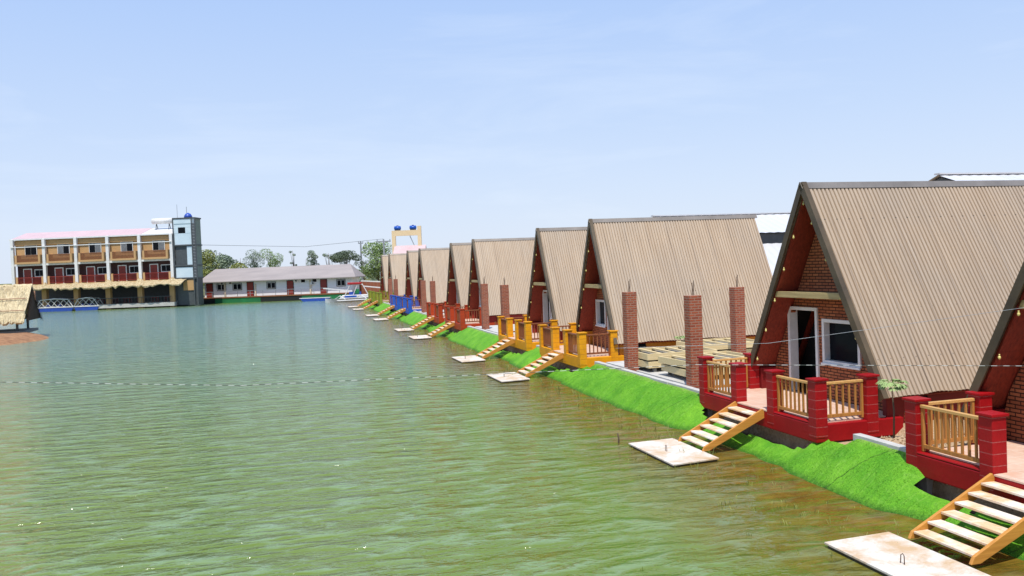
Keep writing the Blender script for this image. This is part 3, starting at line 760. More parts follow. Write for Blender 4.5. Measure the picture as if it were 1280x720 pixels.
# young papaya-like plant in the sandy gap, another behind the pallets
def sapling(x, y, h, lab, seed, n=9, r=.22):
    rnd = random.Random(seed); root = empty('sapling', (x, y, GZ)); m = MB()
    m.tube([(0,0,-.05), (.02,0,h*.5), (-.01,.02,h)], [.022,.018,.012], 7); m.build('stem', M['bark'], root, smooth=True)
    l = MB()
    for i in range(n):
        a = 2*PI*i/n+rnd.uniform(-.2,.2); d = Vector((math.cos(a), math.sin(a), 0)); tip = Vector((0,0,h))+d*r*rnd.uniform(.7,1.1)+Vector((0,0,rnd.uniform(-.04,.09)))
        l.tube([(0,0,h), tuple(Vector((0,0,h)).lerp(tip,.5)+Vector((0,0,.05))), tuple(tip)], .004, 4, cap=False)
        for j in range(7):
            b = a+(j-3)*.42; e = Vector((math.cos(b), math.sin(b), 0)); s_ = e.cross(Vector((0,0,1)))*.034
            L_ = .16*rnd.uniform(.7,1.1); mid = tip+e*L_*.5+Vector((0,0,.012)); l.poly([tip, mid+s_, tip+e*L_-Vector((0,0,.05)), mid-s_])
    o = raw(l, 'leaves', M['leaf_bright']); o.parent = root
    tag(root, lab, 'young plant'); return root
sapling(11.7, 14.40, 1.05, 'bare-stemmed young plant with bright leaves in the sandy gap between red decks', 1, 17, .20)
sapling(14.6, 29.2, .75, 'small green shrub against the orange plinth behind the timber pallets', 2, 12, .26)

# reeds standing in the shallow water
rr = random.Random(5); l = MB()
def sprig(x, y, k, hh):
    for i in range(k):
        a = rr.uniform(0, 2*PI); ln = rr.uniform(.4, 1)*hh; d = Vector((math.cos(a)*.5, math.sin(a)*.5, 1)).normalized()
        p = Vector((x+rr.uniform(-.05,.05), y+rr.uniform(-.05,.05), -.02)); s_ = Vector((.005, -.002, 0)); t_ = p+d*ln; md = p+d*ln*.6+Vector((0,0,.02))
        l.poly([p-s_, p+s_, md+s_*.8, t_, md-s_*.8])
for i in range(95): sprig(9.6-abs(rr.gauss(0, 1.5)), rr.uniform(9, 20), rr.randint(2, 4), .13)
for i in range(260): 
    yc = rr.choice([20.5, 28, 36, 47, 58, 70, 80, 92, 100]); sprig(9.7-abs(rr.gauss(0, .8)), yc+rr.gauss(0, 2.5), rr.randint(4, 8), .24)
tag(raw(l, 'water_weed', M['leaf_yellow']), 'thin tufts of weed poking out of the shallow water', 'water weed', kind='stuff')
# pond-weed mats by the farther landings (low green clumps)
m = MB(); m.tube([(7.85, 19.5, -.3), (7.88, 19.5, .10), (7.86, 19.52, .24)], [.022, .02, .018], 7)
tag(m.build('wooden_stake', M['bark'], smooth=True), 'short dark stake sticking out of the water beside a landing slab', 'stake')

# rubble in the sandy gap
rk = random.Random(12)
st = MB()
for i in range(420):
    x = 11.2+rk.random()*3.5; y = 12.65+rk.random()*1.9; s_ = rk.uniform(.01, .045)
    c = Vector((x, y, GZ-.02+s_*.3)); b = len(st.v)
    for d in ((1,0,0),(-1,0,0),(0,1,0),(0,-1,0),(0,0,1),(0,0,-1)): st.v.append(tuple(c+Vector(d)*s_*rk.uniform(.6,1.2)))
    st.f += [(b,b+2,b+4),(b+2,b+1,b+4),(b+1,b+3,b+4),(b+3,b,b+4),(b+2,b,b+5),(b+1,b+2,b+5),(b+3,b+1,b+5),(b,b+3,b+5)]
tag(st.build('gravel', M['ground']), 'loose sand clods and small stones in the gap between the nearest cabins', 'gravel', kind='stuff')

# ------------------------------------------------------------------ overhead cables
def cable(pts, r, name, lab, mat):
    m = MB(); P_ = []
    for a, b in zip(pts[:-1], pts[1:]):
        for k in range(14): P_.append(Vector(a).lerp(Vector(b), k/14))
    P_.append(Vector(pts[-1])); m.tube(P_, r, 6); tag(m.build(name, mat, smooth=True), lab, 'cable')
n = N('striped_cord', .6); sp = n.new('ShaderNodeSeparateXYZ'); n.L(n.world(), sp.inputs[0])
fr = n.math('FRACT', n.math('MULTIPLY', sp.outputs['X'], 9)); n.color(n.mix(n.math('LESS_THAN', fr, .5), (.50,.50,.47), (.05,.06,.05))); M['cord'] = n.m
cable([(-16.3, 12.7, 4.2), (-8, 10.44, 3.76), (-2.56, 8.96, 3.58), (-.39, 8.37, 3.46), (1.78, 7.78, 3.475), (3.73, 7.25, 3.49), (6.69, 6.44, 3.36), (14, 4.4, 3.5)], .0027, 'cord', 'thin sagging cord stretched low across the whole view above the water', M['cord'])
cable([(3.39, 8.38, 3.57), (4.94, 7.96, 3.56), (7.55, 7.26, 3.83), (13, 5.8, 4.9)], .0022, 'power_cable', 'fine wire rising to the right in front of the nearest cabins', M['steel'])

# ------------------------------------------------------------------ far side : helper frame along a facade
def frame(ax, ay, bx, by):
    return (ax, ay, 0), math.atan2(by-ay, bx-ax), math.hypot(bx-ax, by-ay)
# --- motel
loc, rz, LM = frame(-38.8, 144.7, -15.45, 137.6)
mot = empty('motel_building', loc, rz)
tag(mot, 'three-storey tan motel with white columns, balconies and a pink roof', 'building')
bw = LM/5; D = 8.0; F1, F2, TP = 4.1, 7.15, 11.1
def part(mb, name, mat, parent, **k): return mb.build(name, M[mat], parent, **k)
part(MB().box(.1, LM-.1, .9, D, F2+.15, TP-.02), 'upper_wall', 'tan', mot)
part(MB().box(.1, LM-.1, 1.2, D, F1+.05, F2-.15), 'lower_wall', 'maroon', mot)
part(MB().box(0, LM, .2, D, F2-.15, F2+.15), 'upper_slab', 'white', mot)
part(MB().box(0, LM, .0, D, F1-.25, F1+.05), 'lower_slab', 'tan', mot)
part(MB().box(.1, LM-.1, .62, .899, TP-.95, TP-.25), 'parapet_beam', 'tan', mot)
part(MB().box(-.1, LM+.1, -.05, .09, TP-1.3, TP-1.18), 'pipe', 'white', mot)
m = MB(); m.prism([(-.4, .4, TP-.05), (-.4, 4.8, TP+1.15), (-.4, D+.4, TP-.05)], (LM*.8+.5, 0, 0)); part(m, 'pink_roof', 'pink', mot)
m = MB(); m.prism([(LM*.8+.12, .4, TP-.05), (LM*.8+.12, 4.8, TP+1.12), (LM*.8+.12, D+.4, TP-.05)], (LM*.2, 0, 0)); part(m, 'white_roof', 'white', mot)
part(MB().box(-.45, LM+.3, .3, .42, TP-.18, TP+.02), 'eaves_trim', 'white', mot)
for i in range(6):
    x = bw*i; part(MB().box(x-.22, x+.22, .1, .55, F1+.05, TP-.06), 'column', 'white', mot)
for i in range(5):
    x = bw*i
    part(MB().box(x+.6, x+bw-.4, -.25, .898, F2+.152, F2+.42), 'balcony_slab', 'tan', mot)
    part(MB().box(x+.6, x+.9, -.22, .898, F2+.42, F2+1.5), 'balcony_side', 'tan', mot)
    part(MB().box(x+bw-.7, x+bw-.4, -.22, .898, F2+.42, F2+1.5), 'balcony_side', 'tan', mot)
    m = MB(); m.box(x+.9, x+bw-.7, -.24, -.16, F2+1.40, F2+1.48)
    for k in range(22): xx = x+.95+(bw-1.7)*k/21; m.box(xx-.04, xx+.04, -.23, -.17, F2+.42, F2+1.40)
    part(m, 'balcony_railing', 'railwood', mot)
    xw = x+(1.6 if i == 0 else 1.75); wf = part(MB().box(xw, xw+1.9, .80, .898, F2+1.45, F2+3.0), 'window', 'white', mot)
    for k in range(2): part(MB().box(xw+.10+k*.87, xw+.93+k*.87, .76, .798, F2+1.55, F2+2.9), 'pane', 'glass' if (i+k) % 2 == 0 or i == 0 else 'drum', wf)
    # lower storey
    dr = part(MB().box(x+1.0, x+2.35, 1.10, 1.198, F1+.05, F1+2.5), 'door_surround', 'white', mot); part(MB().box(x+1.14, x+2.21, 1.06, 1.098, F1+.08, F1+2.36), 'door', 'reddoor', dr)
    wf = part(MB().box(x+2.75, x+4.35, 1.10, 1.198, F1+1.2, F1+2.35), 'window', 'white', mot)
    for k in range(2): part(MB().box(x+2.88+k*.7, x+3.52+k*.7, 1.06, 1.098, F1+1.33, F1+2.22), 'pane', 'glass', wf)
    m = MB(); m.box(x+.3, x+.62, .25, .5, F1+.052, F1+1.25); m.box(x+bw-.62, x+bw-.3, .25, .5, F1+.052, F1+1.25); part(m, 'railing_pier', 'tan', mot)
    m = MB(); m.box(x+.62, x+bw-.62, .30, .38, F1+1.08, F1+1.18); m.box(x+.62, x+bw-.62, .30, .38, F1+.2, F1+.27)
    for k in range(20): xx = x+.68+(bw-1.36)*k/19; m.box(xx-.025, xx+.025, .31, .37, F1+.27, F1+1.08)
    part(m, 'railing', 'reddoor', mot)
    # ground-floor piers
for i in range(6):
    x = bw*i; part(MB().box(x-.35+(.4 if i == 0 else 0), x+.35, -.35, .35, -.6, F1-.25), 'pier', 'tan', mot)
part(MB().box(.1, LM, 5.4, D, -.4, F1-.26), 'back_wall', 'steeldark', mot)
part(MB().box(0, LM+.5, -.8, 5.38, .2, .75), 'terrace_slab', 'concrete', mot)
m = MB(); m.box(5, LM, -.7, -.62, 1.62, 1.70)
for k in range(40): xx = 5.1+(LM-5.2)*k/39; m.box(xx-.02, xx+.02, -.69, -.63, .75, 1.62)
part(m, 'terrace_rail', 'steeldark', mot)
rf = random.Random(4)
for k in range(9):    # tables/chairs silhouettes on the terrace
    x = 6+k*2.1; m = MB(); m.box(x-.5, x+.5, 1.6, 2.4, 1.45, 1.52)
    for a in (-.4, .4):
        for b in (1.7, 2.3): m.box(x+a-.03, x+a+.03, b-.03, b+.03, .75, 1.45)
    tag(m.build('dining_table', M['reddoor'], loc=None), 'small table on the shaded motel terrace', 'table', 'tables on the motel terrace')
    o = bpy.data.objects[-1] if False else m
# place those tables in the motel frame
for o in [o for o in col.objects if o.name.startswith('dining_table')]: o.location = loc; o.rotation_euler = (0, 0, rz)
# thatched awning
m = MB(); nseg = 60; rr2 = random.Random(8)
A0, A1 = .6, LM+2.2
for i in range(nseg+1):
    x = A0+(A1-A0)*i/nseg; j = rr2.uniform(-.14, .14)
    m.v += [(x, .05, F1-.0+(.35 if abs((x/bw)%1-.5) > .44 else 0)+rr2.uniform(-.08,.1)), (x, -1.0, F1-.28+rr2.uniform(-.09,.09)), (x, -2.0, F1-.68+j), (x, -1.95, F1-.85+j*1.6), (x, .0, F1-.2)]
for i in range(nseg):
    for k in range(5):
        a = i*5+k; b = i*5+(k+1) % 5; m.f.append((a, b, b+5, a+5))
n = N('old_awning_thatch', .9, 0, .15); f = n.noise(n.world((3, 3, 1)), 2.0, 5, .7); n.color(n.ramp(f, [(.28, (.13,.08,.04)), (.5, (.46,.36,.20)), (.75, (.70,.62,.46))])); n.bump(f, .12); M['awning'] = n.m
part(m, 'thatched_awning', 'awning', mot)
# solar heater
m = MB(); m.tube([(LM-4.2, 3.6, TP+2.1), (LM-1.0, 3.6, TP+2.1)], .45, 14); sh = m.build('water_heater', M['white'], None, smooth=True)
sh.location = loc; sh.rotation_euler = (0, 0, rz); tag(sh, 'white cylindrical water heater tank on the motel roof', 'water tank')
m = MB()
for xx in (LM-3.6, LM-1.6):
    m.bar((xx, 3.3, TP+.5), (xx, 3.6, TP+1.75), .08, .08); m.bar((xx, 4.2, TP+.7), (xx, 3.6, TP+1.75), .08, .08)
st_ = m.build('tank_stand', M['steeldark'], sh)
M['sidegrey'] = weathered('side_greygreen', (.24,.28,.22), None, .7)
# --- stair tower
tw = empty('stair_tower', loc, rz); tag(tw, 'tall pale blue stair tower with dark steel frames at the end of the motel', 'building')
x0, x1 = LM+.40, LM+3.85; TT = 13.15
part(MB().box(x0+.15, x1-.15, .25, 2.4, .2, TT-.6), 'core', 'steeldark', tw)
for (a, b, z0, z1, nm) in ((x0+.2, x1-.7, 11.9, TT-.02, 'wall_panel'), (x0+.2, x1-.7, 9.25, 11.0, 'wall_panel'), (x0+2.0, x1-.7, 6.2, 9.0, 'wall_panel'), (x0+.2, x1-.7, 4.3, 5.9, 'wall_panel')):
    part(MB().box(a, b, .12, .248, z0, z1), nm, 'paleblue', tw)
part(MB().box(x0+1.9, x1-.7, .10, .25, 11.0, 11.88), 'wall_panel', 'paleblue', tw)
for z in (9.1, 6.05, 4.15, TT): part(MB().box(x0, x1, 0, 2.5, z, z+.2), 'floor_edge', 'steeldark', tw)
for x in (x0, x1-.62, x1-.1): part(MB().box(x, x+.14, -.02, .12, .2, TT), 'steel_post', 'steeldark', tw)
part(MB().box(x1-.148, x1-.10, .3, 2.4, 4.3, TT), 'side_cladding', 'sidegrey', tw)
m = MB()
for k in range(40): z = 4.4+k*.225; m.box(x1-.46, x1-.12, .0, .10, z, z+.09)
part(m, 'louvre', 'steel', tw)
part(MB().box(x0+1.2, x1-.62, .12, .24, 2.4, 4.0), 'ochre_panel', 'tan', tw)
part(MB().box(x0-.02, x1-.12, .06, .24, 12.45, TT-.02), 'wall_panel', 'paleblue', tw)
m = MB(); m.box(x0+.15, x0+.2+.6, .1, .12, 11.0, 11.9); part(m, 'wall_panel', 'paleblue', tw)
m = MB(); part(m.box(x0+.6, x0+1.8, .12, .2, 11.0, 11.88), 'window', 'glass', tw)
m = MB()
for k in range(7):
    a = k/6*PI/2; pass
pts = [(x1-1.4, 1.2, TT+.2)]
for k in range(8): pass
m.tube([(x1-1.5, 1.3, TT+.2), (x1-1.5, 1.3, TT+.5), (x1-1.5, 1.3, TT+.8), (x1-1.5, 1.3, TT+.98)], [.62, .58, .4, .08], 16)
dm = part(m, 'blue_dome', 'boatblue', tw, smooth=True)
m = MB(); m.tube([(x1-1.7, 1.3, TT+.9), (x1-1.7, 1.3, TT+1.9)], .04, 6); m.tube([(x0+.3, 1.3, TT+.2), (x0+.3, 1.3, TT+2.3)], .03, 6); part(m, 'antenna', 'steel', tw)
M['housewhite'] = weathered('house_white', (.84,.86,.86), (.74,.77,.79), .5, .5, stretch=(.2,1,3))
# --- low white floating house
loc2, rz2, LH = frame(-12.3, 145.3, 11.2, 137.4)
wh = empty('floating_house', loc2, rz2); tag(wh, 'long low white floating house with a grey roof, red doors and a green hull', 'building')
part(MB().box(.3, LH-.3, 1.2, 6.4, .95, 3.6), 'wall', 'housewhite', wh)
part(MB().box(-.2, LH+.2, -.2, 7.4, .78, .95), 'deck_floor', 'railwood', wh)
m = MB(); L2 = LH+1.4
m.prism([(-.5, .35, 3.42), (-.5, 7.3, 3.42), (1.3, 3.9, 5.55)], (.001, 0, 0)) if False else None
v = [(-.5,.3,3.45),(LH+.5,.3,3.45),(LH+.5,7.4,3.45),(-.5,7.4,3.45),(1.1,3.9,5.5),(LH-1.1,3.9,5.5),(-.5,.3,3.32),(LH+.5,.3,3.32),(LH+.5,7.4,3.32),(-.5,7.4,3.32)]
m.v += v; m.f += [(0,1,5,4),(1,2,5),(2,3,4,5),(3,0,4),(0,6,7,1),(1,7,8,2),(2,8,9,3),(3,9,6,0),(6,9,8,7)]
part(m, 'roof', 'greyroof', wh)
for f_ in (.028, .298, .562, .782):
    x = f_*LH; d = part(MB().box(x-.08, x+1.05, 1.12, 1.198, .96, 3.22), 'door_surround', 'blackhull', wh); part(MB().box(x, x+.97, 1.05, 1.118, .98, 3.15), 'door', 'reddoor', d)
for f_, s_ in ((.10, 1.3), (.205, 1.3), (.43, 1.3), (.89, 1.25)):
    x = f_*LH; wf = part(MB().box(x-.12, x+s_+.12, 1.14, 1.198, 1.95, 3.12), 'window', 'steeldark', wh)
    part(MB().box(x-.02, x+s_+.02, 1.10, 1.138, 2.05, 3.02), 'window_frame', 'white', wf)
    for k in range(2): part(MB().box(x+.08+k*s_/2, x+s_/2-.02+k*s_/2, 1.06, 1.098, 2.13, 2.94), 'pane', 'glass', wf)
for f_ in (.13, .185, .62, .73):
    x = f_*LH; ac = part(MB().box(x-.35, x+.35, .95, 1.198, (2.9 if f_ > .5 else 3.0)-(.5 if f_ == .73 else 0), 3.35-(.5 if f_ == .73 else 0)), 'air_conditioner', 'white', wh)
    m = MB(); m.tube([(x+.08, .95, 3.15-(.5 if f_ == .73 else 0)), (x+.08, .93, 3.15-(.5 if f_ == .73 else 0))], .16, 12); part(m, 'fan_grille', 'steeldark', ac)
for f_ in (.655, .73): part(MB().box(f_*LH, f_*LH+.6, 1.1, 1.198, 2.85, 3.3), 'vent_window', 'glass', wh)
m = MB(); m.box(0, LH, -.1, -.04, 1.80, 1.86); m.box(0, LH, -.1, -.04, 1.35, 1.39)
part(m, 'handrail', 'steel', wh)
for k in range(13): part(MB().box(LH*k/12-.03, LH*k/12+.03, -.11, -.03, .95, 1.86), 'rail_post', 'steel', wh)
hs = [0, .10, .34, .40, .67, .80, 1.0]; hm = ['blackhull', 'greenhull', 'greenhull', 'blackhull', 'greenhull', 'greenhull']
for a, b, mt in zip(hs[:-1], hs[1:], hm): part(MB().box(a*LH, b*LH-.01, -.12, 6.6, -.3, .775), 'hull_panel', mt, wh)
m = MB(); m.tube([(-.5, 1.6, 4.3), (-.5, 1.7, 4.35)], [.5, .45], 14); m.tube([(-.4, 1.6, 3.4), (-.5, 1.7, 4.3)], .04, 6); part(m, 'satellite_dish', 'steeldark', wh)
for (x, h_) in ((3.6, 2.2), (8.6, 1.9), (17.6, 2.2)):
    part(MB().box(x, x+.25, 1.0, 1.19, .96, .96+h_), 'pilaster', 'cream', wh)

# --- islet with thatched hut
isl = MB(); ri = random.Random(2); nr = 40
cx, cy = -23.7, 74.5
isl.v.append((cx, cy, .62))
for j in range(1, 7):
    for k in range(nr):
        a = 2*PI*k/nr; e = 1+.08*noise.noise(Vector((math.cos(a)*1.5, math.sin(a)*1.5, 0)))
        t_ = j/6; rx_, ry_ = 6.9*t_*e, 7.2*t_*e
        z = .62 - .12*t_ if t_ < .72 else .53-(t_-.72)/.28*.85
        z += .06*noise.noise(Vector((a*3, t_*5, 1)))
        isl.v.append((cx+math.cos(a)*rx_, cy+math.sin(a)*ry_, z))
for k in range(nr): isl.f.append((0, 1+k, 1+(k+1) % nr))
for j in range(5):
    for k in range(nr): a = 1+j*nr+k; b = 1+j*nr+(k+1) % nr; isl.f.append((a, a+nr, b+nr, b))
M['sand'] = weathered('reddish_sand', (.56,.29,.14), (.26,.12,.06), .95, 2.2, bump=.12)
tag(isl.build('islet', M['sand'], smooth=True), kind='structure')
hut = empty('thatched_hut', (-22.3, 78.0, .5), math.radians(3)); tag(hut, 'open-sided thatched hut on a small sandy islet', 'hut')
# roof: ridge along local x, from -6 to +2.6
m = MB(); rh = random.Random(6); nseg = 46
def thx(x, s): return 0
for s in (-1, 1):
    base = len(m.v)
    for i in range(nseg+1):
        x = -6+8.6*i/nseg
        for k in range(7):
            t_ = k/6; jz = rh.uniform(-.05, .05) - (rh.uniform(0, .18) if k == 6 else 0)
            flare = .0 if i < nseg-2 else .35*t_
            m.v.append((x+(.25*(.5-t_) if i == nseg else 0), s*(.05+t_*2.7)*1, 3.75-2.75*t_**.92+jz))
    for i in range(nseg):
        for k in range(6): a = base+i*7+k; m.f.append((a, a+1, a+8, a+7))
ro_ = raw(m, 'roof', M['thatch']); ro_.parent = hut
sol = ro_.modifiers.new('thick', 'SOLIDIFY'); sol.thickness = .22; sol.offset = -1
# loose straw strands hanging along eave and gable edge
m = MB()
for i in range(900):
    x = rh.uniform(-6, 2.6); t_ = rh.random()
    y = -(.05+t_*2.7); z = 3.82-2.75*t_**.92; d = Vector((rh.uniform(-.12,.12), -.68, -.70)).normalized()*rh.uniform(.3, .7)
    p = Vector((x, y, z)); s_ = Vector((.025, 0, 0)); m.poly([p-s_, p+s_, p+d+s_*.4, p+d-s_*.4])
o = raw(m, 'straw_fringe', M['thatch']); o.parent = hut; m = MB()
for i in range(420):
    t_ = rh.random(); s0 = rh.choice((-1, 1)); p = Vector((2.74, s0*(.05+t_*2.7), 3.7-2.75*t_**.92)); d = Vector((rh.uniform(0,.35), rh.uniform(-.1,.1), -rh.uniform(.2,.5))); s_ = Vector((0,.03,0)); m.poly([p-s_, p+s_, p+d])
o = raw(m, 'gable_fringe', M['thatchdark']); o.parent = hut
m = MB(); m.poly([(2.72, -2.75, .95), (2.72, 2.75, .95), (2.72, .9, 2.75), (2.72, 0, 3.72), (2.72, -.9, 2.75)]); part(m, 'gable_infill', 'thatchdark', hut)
for z, t_ in ((2.62, .38), (1.75, .73)):
    m = MB(); m.tube([(-6, -(.05+t_*2.7)-.12, 3.87-2.75*t_**.92), (2.5, -(.05+t_*2.7)-.12, 3.87-2.75*t_**.92)], .035, 6); part(m, 'batten', 'pined', hut)
for (x, y) in ((-5, -1.9), (-2.2, -1.9), (.3, -1.9), (1.9, -1.9), (-5, 1.9), (-1.5, 1.9), (1.9, 1.9)):
    m = MB(); m.tube([(x, y, -.1), (x, y, 1.35)], .10, 8); part(m, 'post', 'steeldark', hut)
part(MB().box(-6, 2.6, -2.3, 2.3, -.05, .16), 'floor_slab', 'gutter', hut)

# --- boats
def lattice_boat(x, y, L, lab, rot):
    root = empty('pontoon_boat', (x, y, 0), rot); W = 1.6
    m = MB(); m.prism([(0, 0, .55), (L, 0, .55), (L-.35, 0, -.1), (.35, 0, -.1)], (0, W, 0)); part(m, 'hull', 'boatblue', root, bevel=.05)
    part(MB().box(-.05, L+.05, -.05, W+.05, .552, .66), 'deck', 'white', root)
    m = MB(); top = 1.75
    for yy_ in (0, W):
        m.tube([(0.1, yy_, .66), (.8, yy_, top), (L*.5, yy_, top+.12), (L-.8, yy_, top), (L-.1, yy_, .66)], .06, 6)
        k = max(3, int(L/1.1)); 
        for i in range(k):
            a = .5+(L-1.0)*i/k; b = .5+(L-1.0)*(i+1)/k
            m.tube([(a, yy_, .66), (b, yy_, top-.05)], .035, 5); m.tube([(b, yy_, .66), (a, yy_, top-.05)], .035, 5)
    part(m, 'canopy_frame', 'white', root); 
    m = MB(); m.prism([(.9, 0, top+.05), (L*.5, 0, top+.22), (L-.9, 0, top+.05), (L*.5, 0, top+.12)], (0, W, 0)); part(m, 'canopy', 'white', root)
    for i in range(2): part(MB().box(L*.25+i*L*.3, L*.25+i*L*.3+.5, .3, W-.3, .66, 1.0), 'seat', 'boatblue', root)
    tag(root, lab, 'boat', 'blue boats with white lattice canopies moored at the motel'); return root
lattice_boat(-35.4, 142.6, 5.8, 'longer blue boat with a white lattice canopy, left of the two moored at the motel', rz)
lattice_boat(-29.9, 141.1, 3.9, 'shorter blue boat with a white lattice canopy, right of the two moored at the motel', rz)
lattice_boat(-38.2, 143.6, 2.6, 'small blue boat with white lattice frame partly hidden behind the thatched hut', rz)
# outrigger boat, white
og = empty('outrigger_boat', (6.3, 124.5, 0), .30)
m = MB(); secs = []
for i in range(13):
    t_ = i/12; x = 7.8*t_; wv = .55*math.sin(PI*min(1, t_*.92+.06))**.7; z = .42+.9*(abs(t_-.45)*1.25)**3
    m.v += [(x, -wv, z), (x, -wv*.5, .0), (x, wv*.5, .0), (x, wv, z)]
for i in range(12):
    for k in range(4): a = i*4+k; b = i*4+(k+1) % 4; m.f.append((a, b, b+4, a+4))
m.f += [(0,1,2,3), (51,50,49,48)]
part(m, 'hull', 'white', og, smooth=False)
for x in (2.2, 5.4): m = MB(); m.tube([(x, -2.0, .35), (x, 0, .85), (x, 2.0, .35)], .05, 6); part(m, 'outrigger_arm', 'white', og)
for y in (-2.0, 2.0): m = MB(); m.tube([(.9, y, .28), (1.3, y, .2), (6.4, y, .2), (6.9, y, .3)], [.03, .09, .09, .03], 8); part(m, 'float', 'white', og, smooth=True)
part(MB().box(3.0, 4.6, -.35, .35, .55, .8), 'seat', 'blueplastic', og)
tag(og, 'slim white outrigger boat with pointed bow moored by the far olive decks', 'boat')
pb = empty('pedal_boat', (8.6, 131.5, 0), -.1)
m = MB(); m.prism([(0, -.8, .15), (.6, -.8, .75), (4.4, -.8, .75), (5.0, -.8, .2), (4.4, -.8, -.1), (.5, -.8, -.1)], (0, 1.6, 0)); part(m, 'hull', 'white', pb, bevel=.08)
m = MB()
for y in (-.75, .75):
    m.tube([(1.0, y, .75), (1.8, y, 2.3), (3.6, y, 2.3), (4.4, y, .75)], .07, 6); m.tube([(2.2, y, .75), (2.9, y, 2.3)], .06, 6)
part(m, 'canopy_frame', 'white', pb); m = MB(); m.box(1.4, 3.5, -.9, .9, 2.3, 2.62); part(m, 'canopy', 'red', pb, bevel=.06)
m = MB(); m.bar((-2.2, -.5, 1.9), (1.5, -.4, 1.45), .3, .16); m.bar((3.8, -.4, 2.0), (6.8, -.5, 1.6), .3, .16); part(m, 'boom', 'white', pb)
part(MB().box(1.6, 3.4, -.6, .6, .752, 1.2), 'seat', 'boatblue', pb)
part(MB().box(2.5, 3.1, -.72, -.62, .9, 1.6), 'life_jacket', 'greenhull', pb)
tag(pb, 'white pedal boat with a red canopy moored beside the floating house', 'boat')
m = empty('rowing_boat', (3.0, 133.8, 0), -.25)
b_ = MB(); b_.prism([(0, -.5, .45), (4.6, -.5, .45), (4.2, -.5, -.1), (.6, -.5, -.1)], (0, 1.0, 0)); part(b_, 'hull', 'boatblue', m, bevel=.05); part(MB().box(-.03, 4.63, -.53, .53, .452, .52), 'gunwale', 'white', m)
tag(m, 'low dark blue rowing boat alongside the green hull', 'boat')

# --- gate-like water-tank frame and pink-roofed building behind the cabins
gt = empty('tank_tower', (19.3, 150.6, 0), -th); tag(gt, 'cream rooftop frame over a pink-roofed building behind the last cabins', 'building')
part(MB().box(0, 5.4, .0, 5, GZ-.3, 6.9), 'wall', 'creamwall', gt)
m = MB(); m.prism([(.3, -.5, 6.9), (.3, 2.2, 8.5), (.3, 5.2, 6.9)], (5.6, 0, 0)); part(m, 'pink_roof', 'pink', gt)
part(MB().box(-.1, .55, 2.0, 2.7, 6.9, 10.25), 'pillar', 'creamwall', gt); part(MB().box(4.5, 5.15, 2.0, 2.7, 6.9, 11.9), 'pillar', 'creamwall', gt)
part(MB().box(-.1, 4.5, 1.995, 2.7, 10.25, 11.2), 'lintel', 'creamwall', gt)
m = MB(); m.bar((3.1, 2.3, 10.2), (3.9, 2.3, 8.3), .14, .14); part(m, 'brace', 'steel', gt)
for x, lab in ((.95, 'blue plastic water tank on the cream frame, left of the two'), (3.7, 'blue plastic water tank on the cream frame, right of the two')):
    r = empty('water_tank', (0, 0, 0)); m = MB(); m.tube([(x-.6, 2.35, 11.66), (x-.5, 2.35, 11.66), (x+.5, 2.35, 11.66), (x+.6, 2.35, 11.66)], [.22, .36, .36, .22], 14)
    part(m, 'tank_body', 'blueplastic', r, smooth=True); m = MB(); m.tube([(x, 2.35, 12.0), (x, 2.35, 12.12)], .2, 10); part(m, 'lid', 'boatblue', r)
    part(MB().box(x-.5, x+.5, 2.1, 2.6, 11.202, 11.32), 'cradle', 'steeldark', r)
    r.location = gt.location; r.rotation_euler = gt.rotation_euler; tag(r, lab, 'water tank')
# utility poles
def pole(x, y, h, lab, arm=1.6):
    r = empty('utility_pole', (x, y, GZ-.1)); m = MB(); m.tube([(0,0,0), (0,0,h)], [.22,.15], 8); part(m, 'shaft', 'steel', r)
    m = MB(); m.box(-arm, arm, -.08, .08, h-.5, h-.3); part(m, 'crossarm', 'steel', r)
    for x_ in (-arm*.9, 0, arm*.9): m = MB(); m.tube([(x_,0,h-.3),(x_,0,h)], .06, 6); part(m, 'insulator', 'steeldark', r)
    tag(r, lab, 'utility pole')
pole(18.9, 158, 9.3, 'grey utility pole with a crossarm left of the cream tank frame', 1.3)
pole(16.3, 175, 9.6, 'thin utility pole rising above the bright green tree', .5)
cable([(18.9, 158, 10.0), (5, 165, 9.2), (-12, 150, 9.6)], .03, 'power_line', 'thin power line running above the grey roof towards the stair tower', M['steeldark'])
# grey sheet fence panel and brick wall at the end of the row
fp = empty('sheet_fence', (0, 0, 0)); m = MB(); 
for k in range(24): m.box(13.9+k*.14, 13.9+k*.14+.07, 121.95, 122.03, .6, 3.95)
m.box(13.9, 17.3, 122.03, 122.1, .6, 3.95); part(m, 'sheet', 'greysheet', fp); part(MB().box(13.85, 17.35, 121.9, 122.15, 3.95, 4.05), 'top_rail', 'steel', fp)
tag(fp, 'grey corrugated sheet fence beside the farthest cabin', 'fence')
m = MB(); m.prism([(12.6, 141, .3), (19, 136, .3), (19, 136, 2.1), (12.6, 141, 2.6)], (.3, .4, 0)); bwall = part(m, 'brick_wall', 'redbrickwall', None)
tag(bwall, 'low red brick wall behind the moored white boats', 'wall')
m = MB(); m.prism([(12.6, 141, 2.6), (19, 136, 2.1), (19, 136, 2.25), (12.6, 141, 2.75)], (.36, .46, 0)); cp = part(m, 'coping', 'white', bwall)

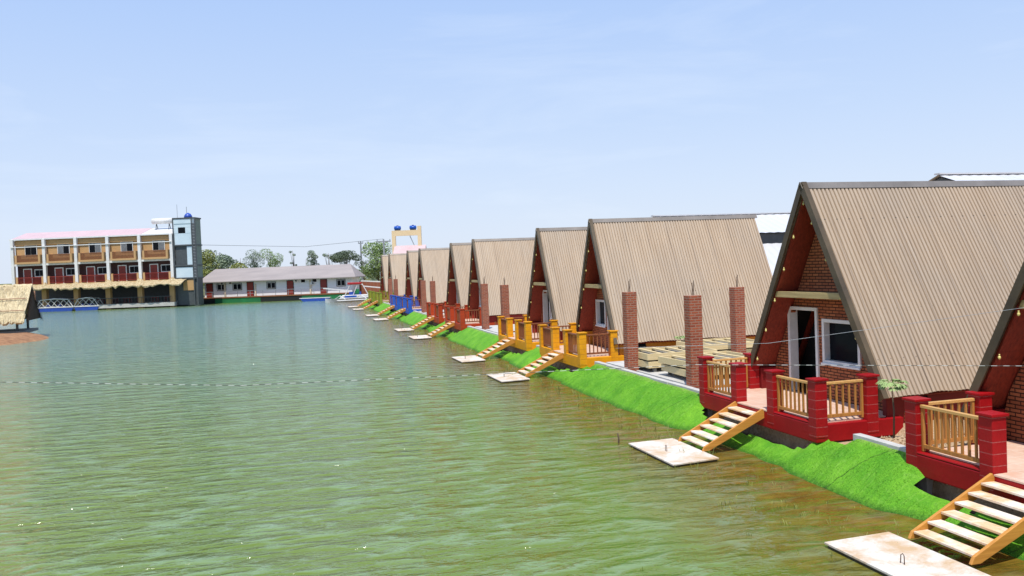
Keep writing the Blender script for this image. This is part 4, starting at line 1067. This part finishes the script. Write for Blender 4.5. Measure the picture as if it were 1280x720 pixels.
# --- warehouses behind the cabins
def warehouse(x0, x1, yr, zr, dy, dz, lab, low=True):
    r = empty('warehouse', (0, 0, 0)); tag(r, lab, 'building')
    def sheet(y0, z0, y1, z1, name):
        m = MB(); k = int((x1-x0)/.32)
        for i in range(k+1):
            xx = x0+(x1-x0)*i/k; o_ = .03 if i % 2 else 0
            m.v += [(xx, y0, z0+o_), (xx, y1, z1+o_)]
        for i in range(k): m.f.append((2*i, 2*i+1, 2*i+3, 2*i+2))
        part(m, name, 'whiteroof', r)
    sheet(yr, zr, yr-dy, zr-dz, 'roof_panel'); sheet(yr, zr, yr+dy, zr-dz, 'roof_panel')
    m = MB(); m.prism([(x0+.2, yr-dy+.3, zr-dz-.05), (x0+.2, yr, zr-.12), (x0+.2, yr+dy-.3, zr-dz-.05), (x0+.2, yr+dy-.3, GZ-.2), (x0+.2, yr-dy+.3, GZ-.2)], (x1-x0-.4, 0, 0)); part(m, 'wall', 'steeldark', r)
    m = MB(); m.box(x0-.05, x1+.05, yr-.2, yr+.2, zr+.02, zr+.1); part(m, 'ridge_cap', 'whiteroof', r)
    if low: sheet(yr-dy+.3, zr-dz-.75, yr-dy-4.5, zr-dz-3.6, 'lean_to_roof')
    return r
warehouse(25.8, 37.0, 56, 7.45, 4.2, 1.5, 'long white sheet-roofed hall behind the cabin with the pallets')
warehouse(34.4, 52, 38.4, 8.38, 2.2, .75, 'white sheet-roofed building showing above the nearest whole cabin roof', low=False)

# sand heap / low bank behind the motel at the far left
m = MB(); nn_ = 24; m.v.append((-62, 190, 5.2))
for j in range(1, 5):
    for k in range(nn_): a = 2*PI*k/nn_; m.v.append((-62+math.cos(a)*9*j, 190+math.sin(a)*5*j, 5.2*(1-j/4)**1.1+.3*noise.noise(Vector((a*2, j, 0)))+(.5 if j == 4 else 0)*0))
for k in range(nn_): m.f.append((0, 1+k, 1+(k+1) % nn_))
for j in range(3):
    for k in range(nn_): a = 1+j*nn_+k; b = 1+j*nn_+(k+1) % nn_; m.f.append((a, a+nn_, b+nn_, b))
tag(m.build('sand_mound', M['sand'], smooth=True), kind='structure')
tree(-66, 215, 9, 5, 'sparse', 'leaf_mid', 'bare spindly tree at the far left edge beyond the motel', 77)

sc.cycles.max_bounces = 6; sc.cycles.diffuse_bounces = 3; sc.cycles.glossy_bounces = 3
sc.render.film_transparent = False
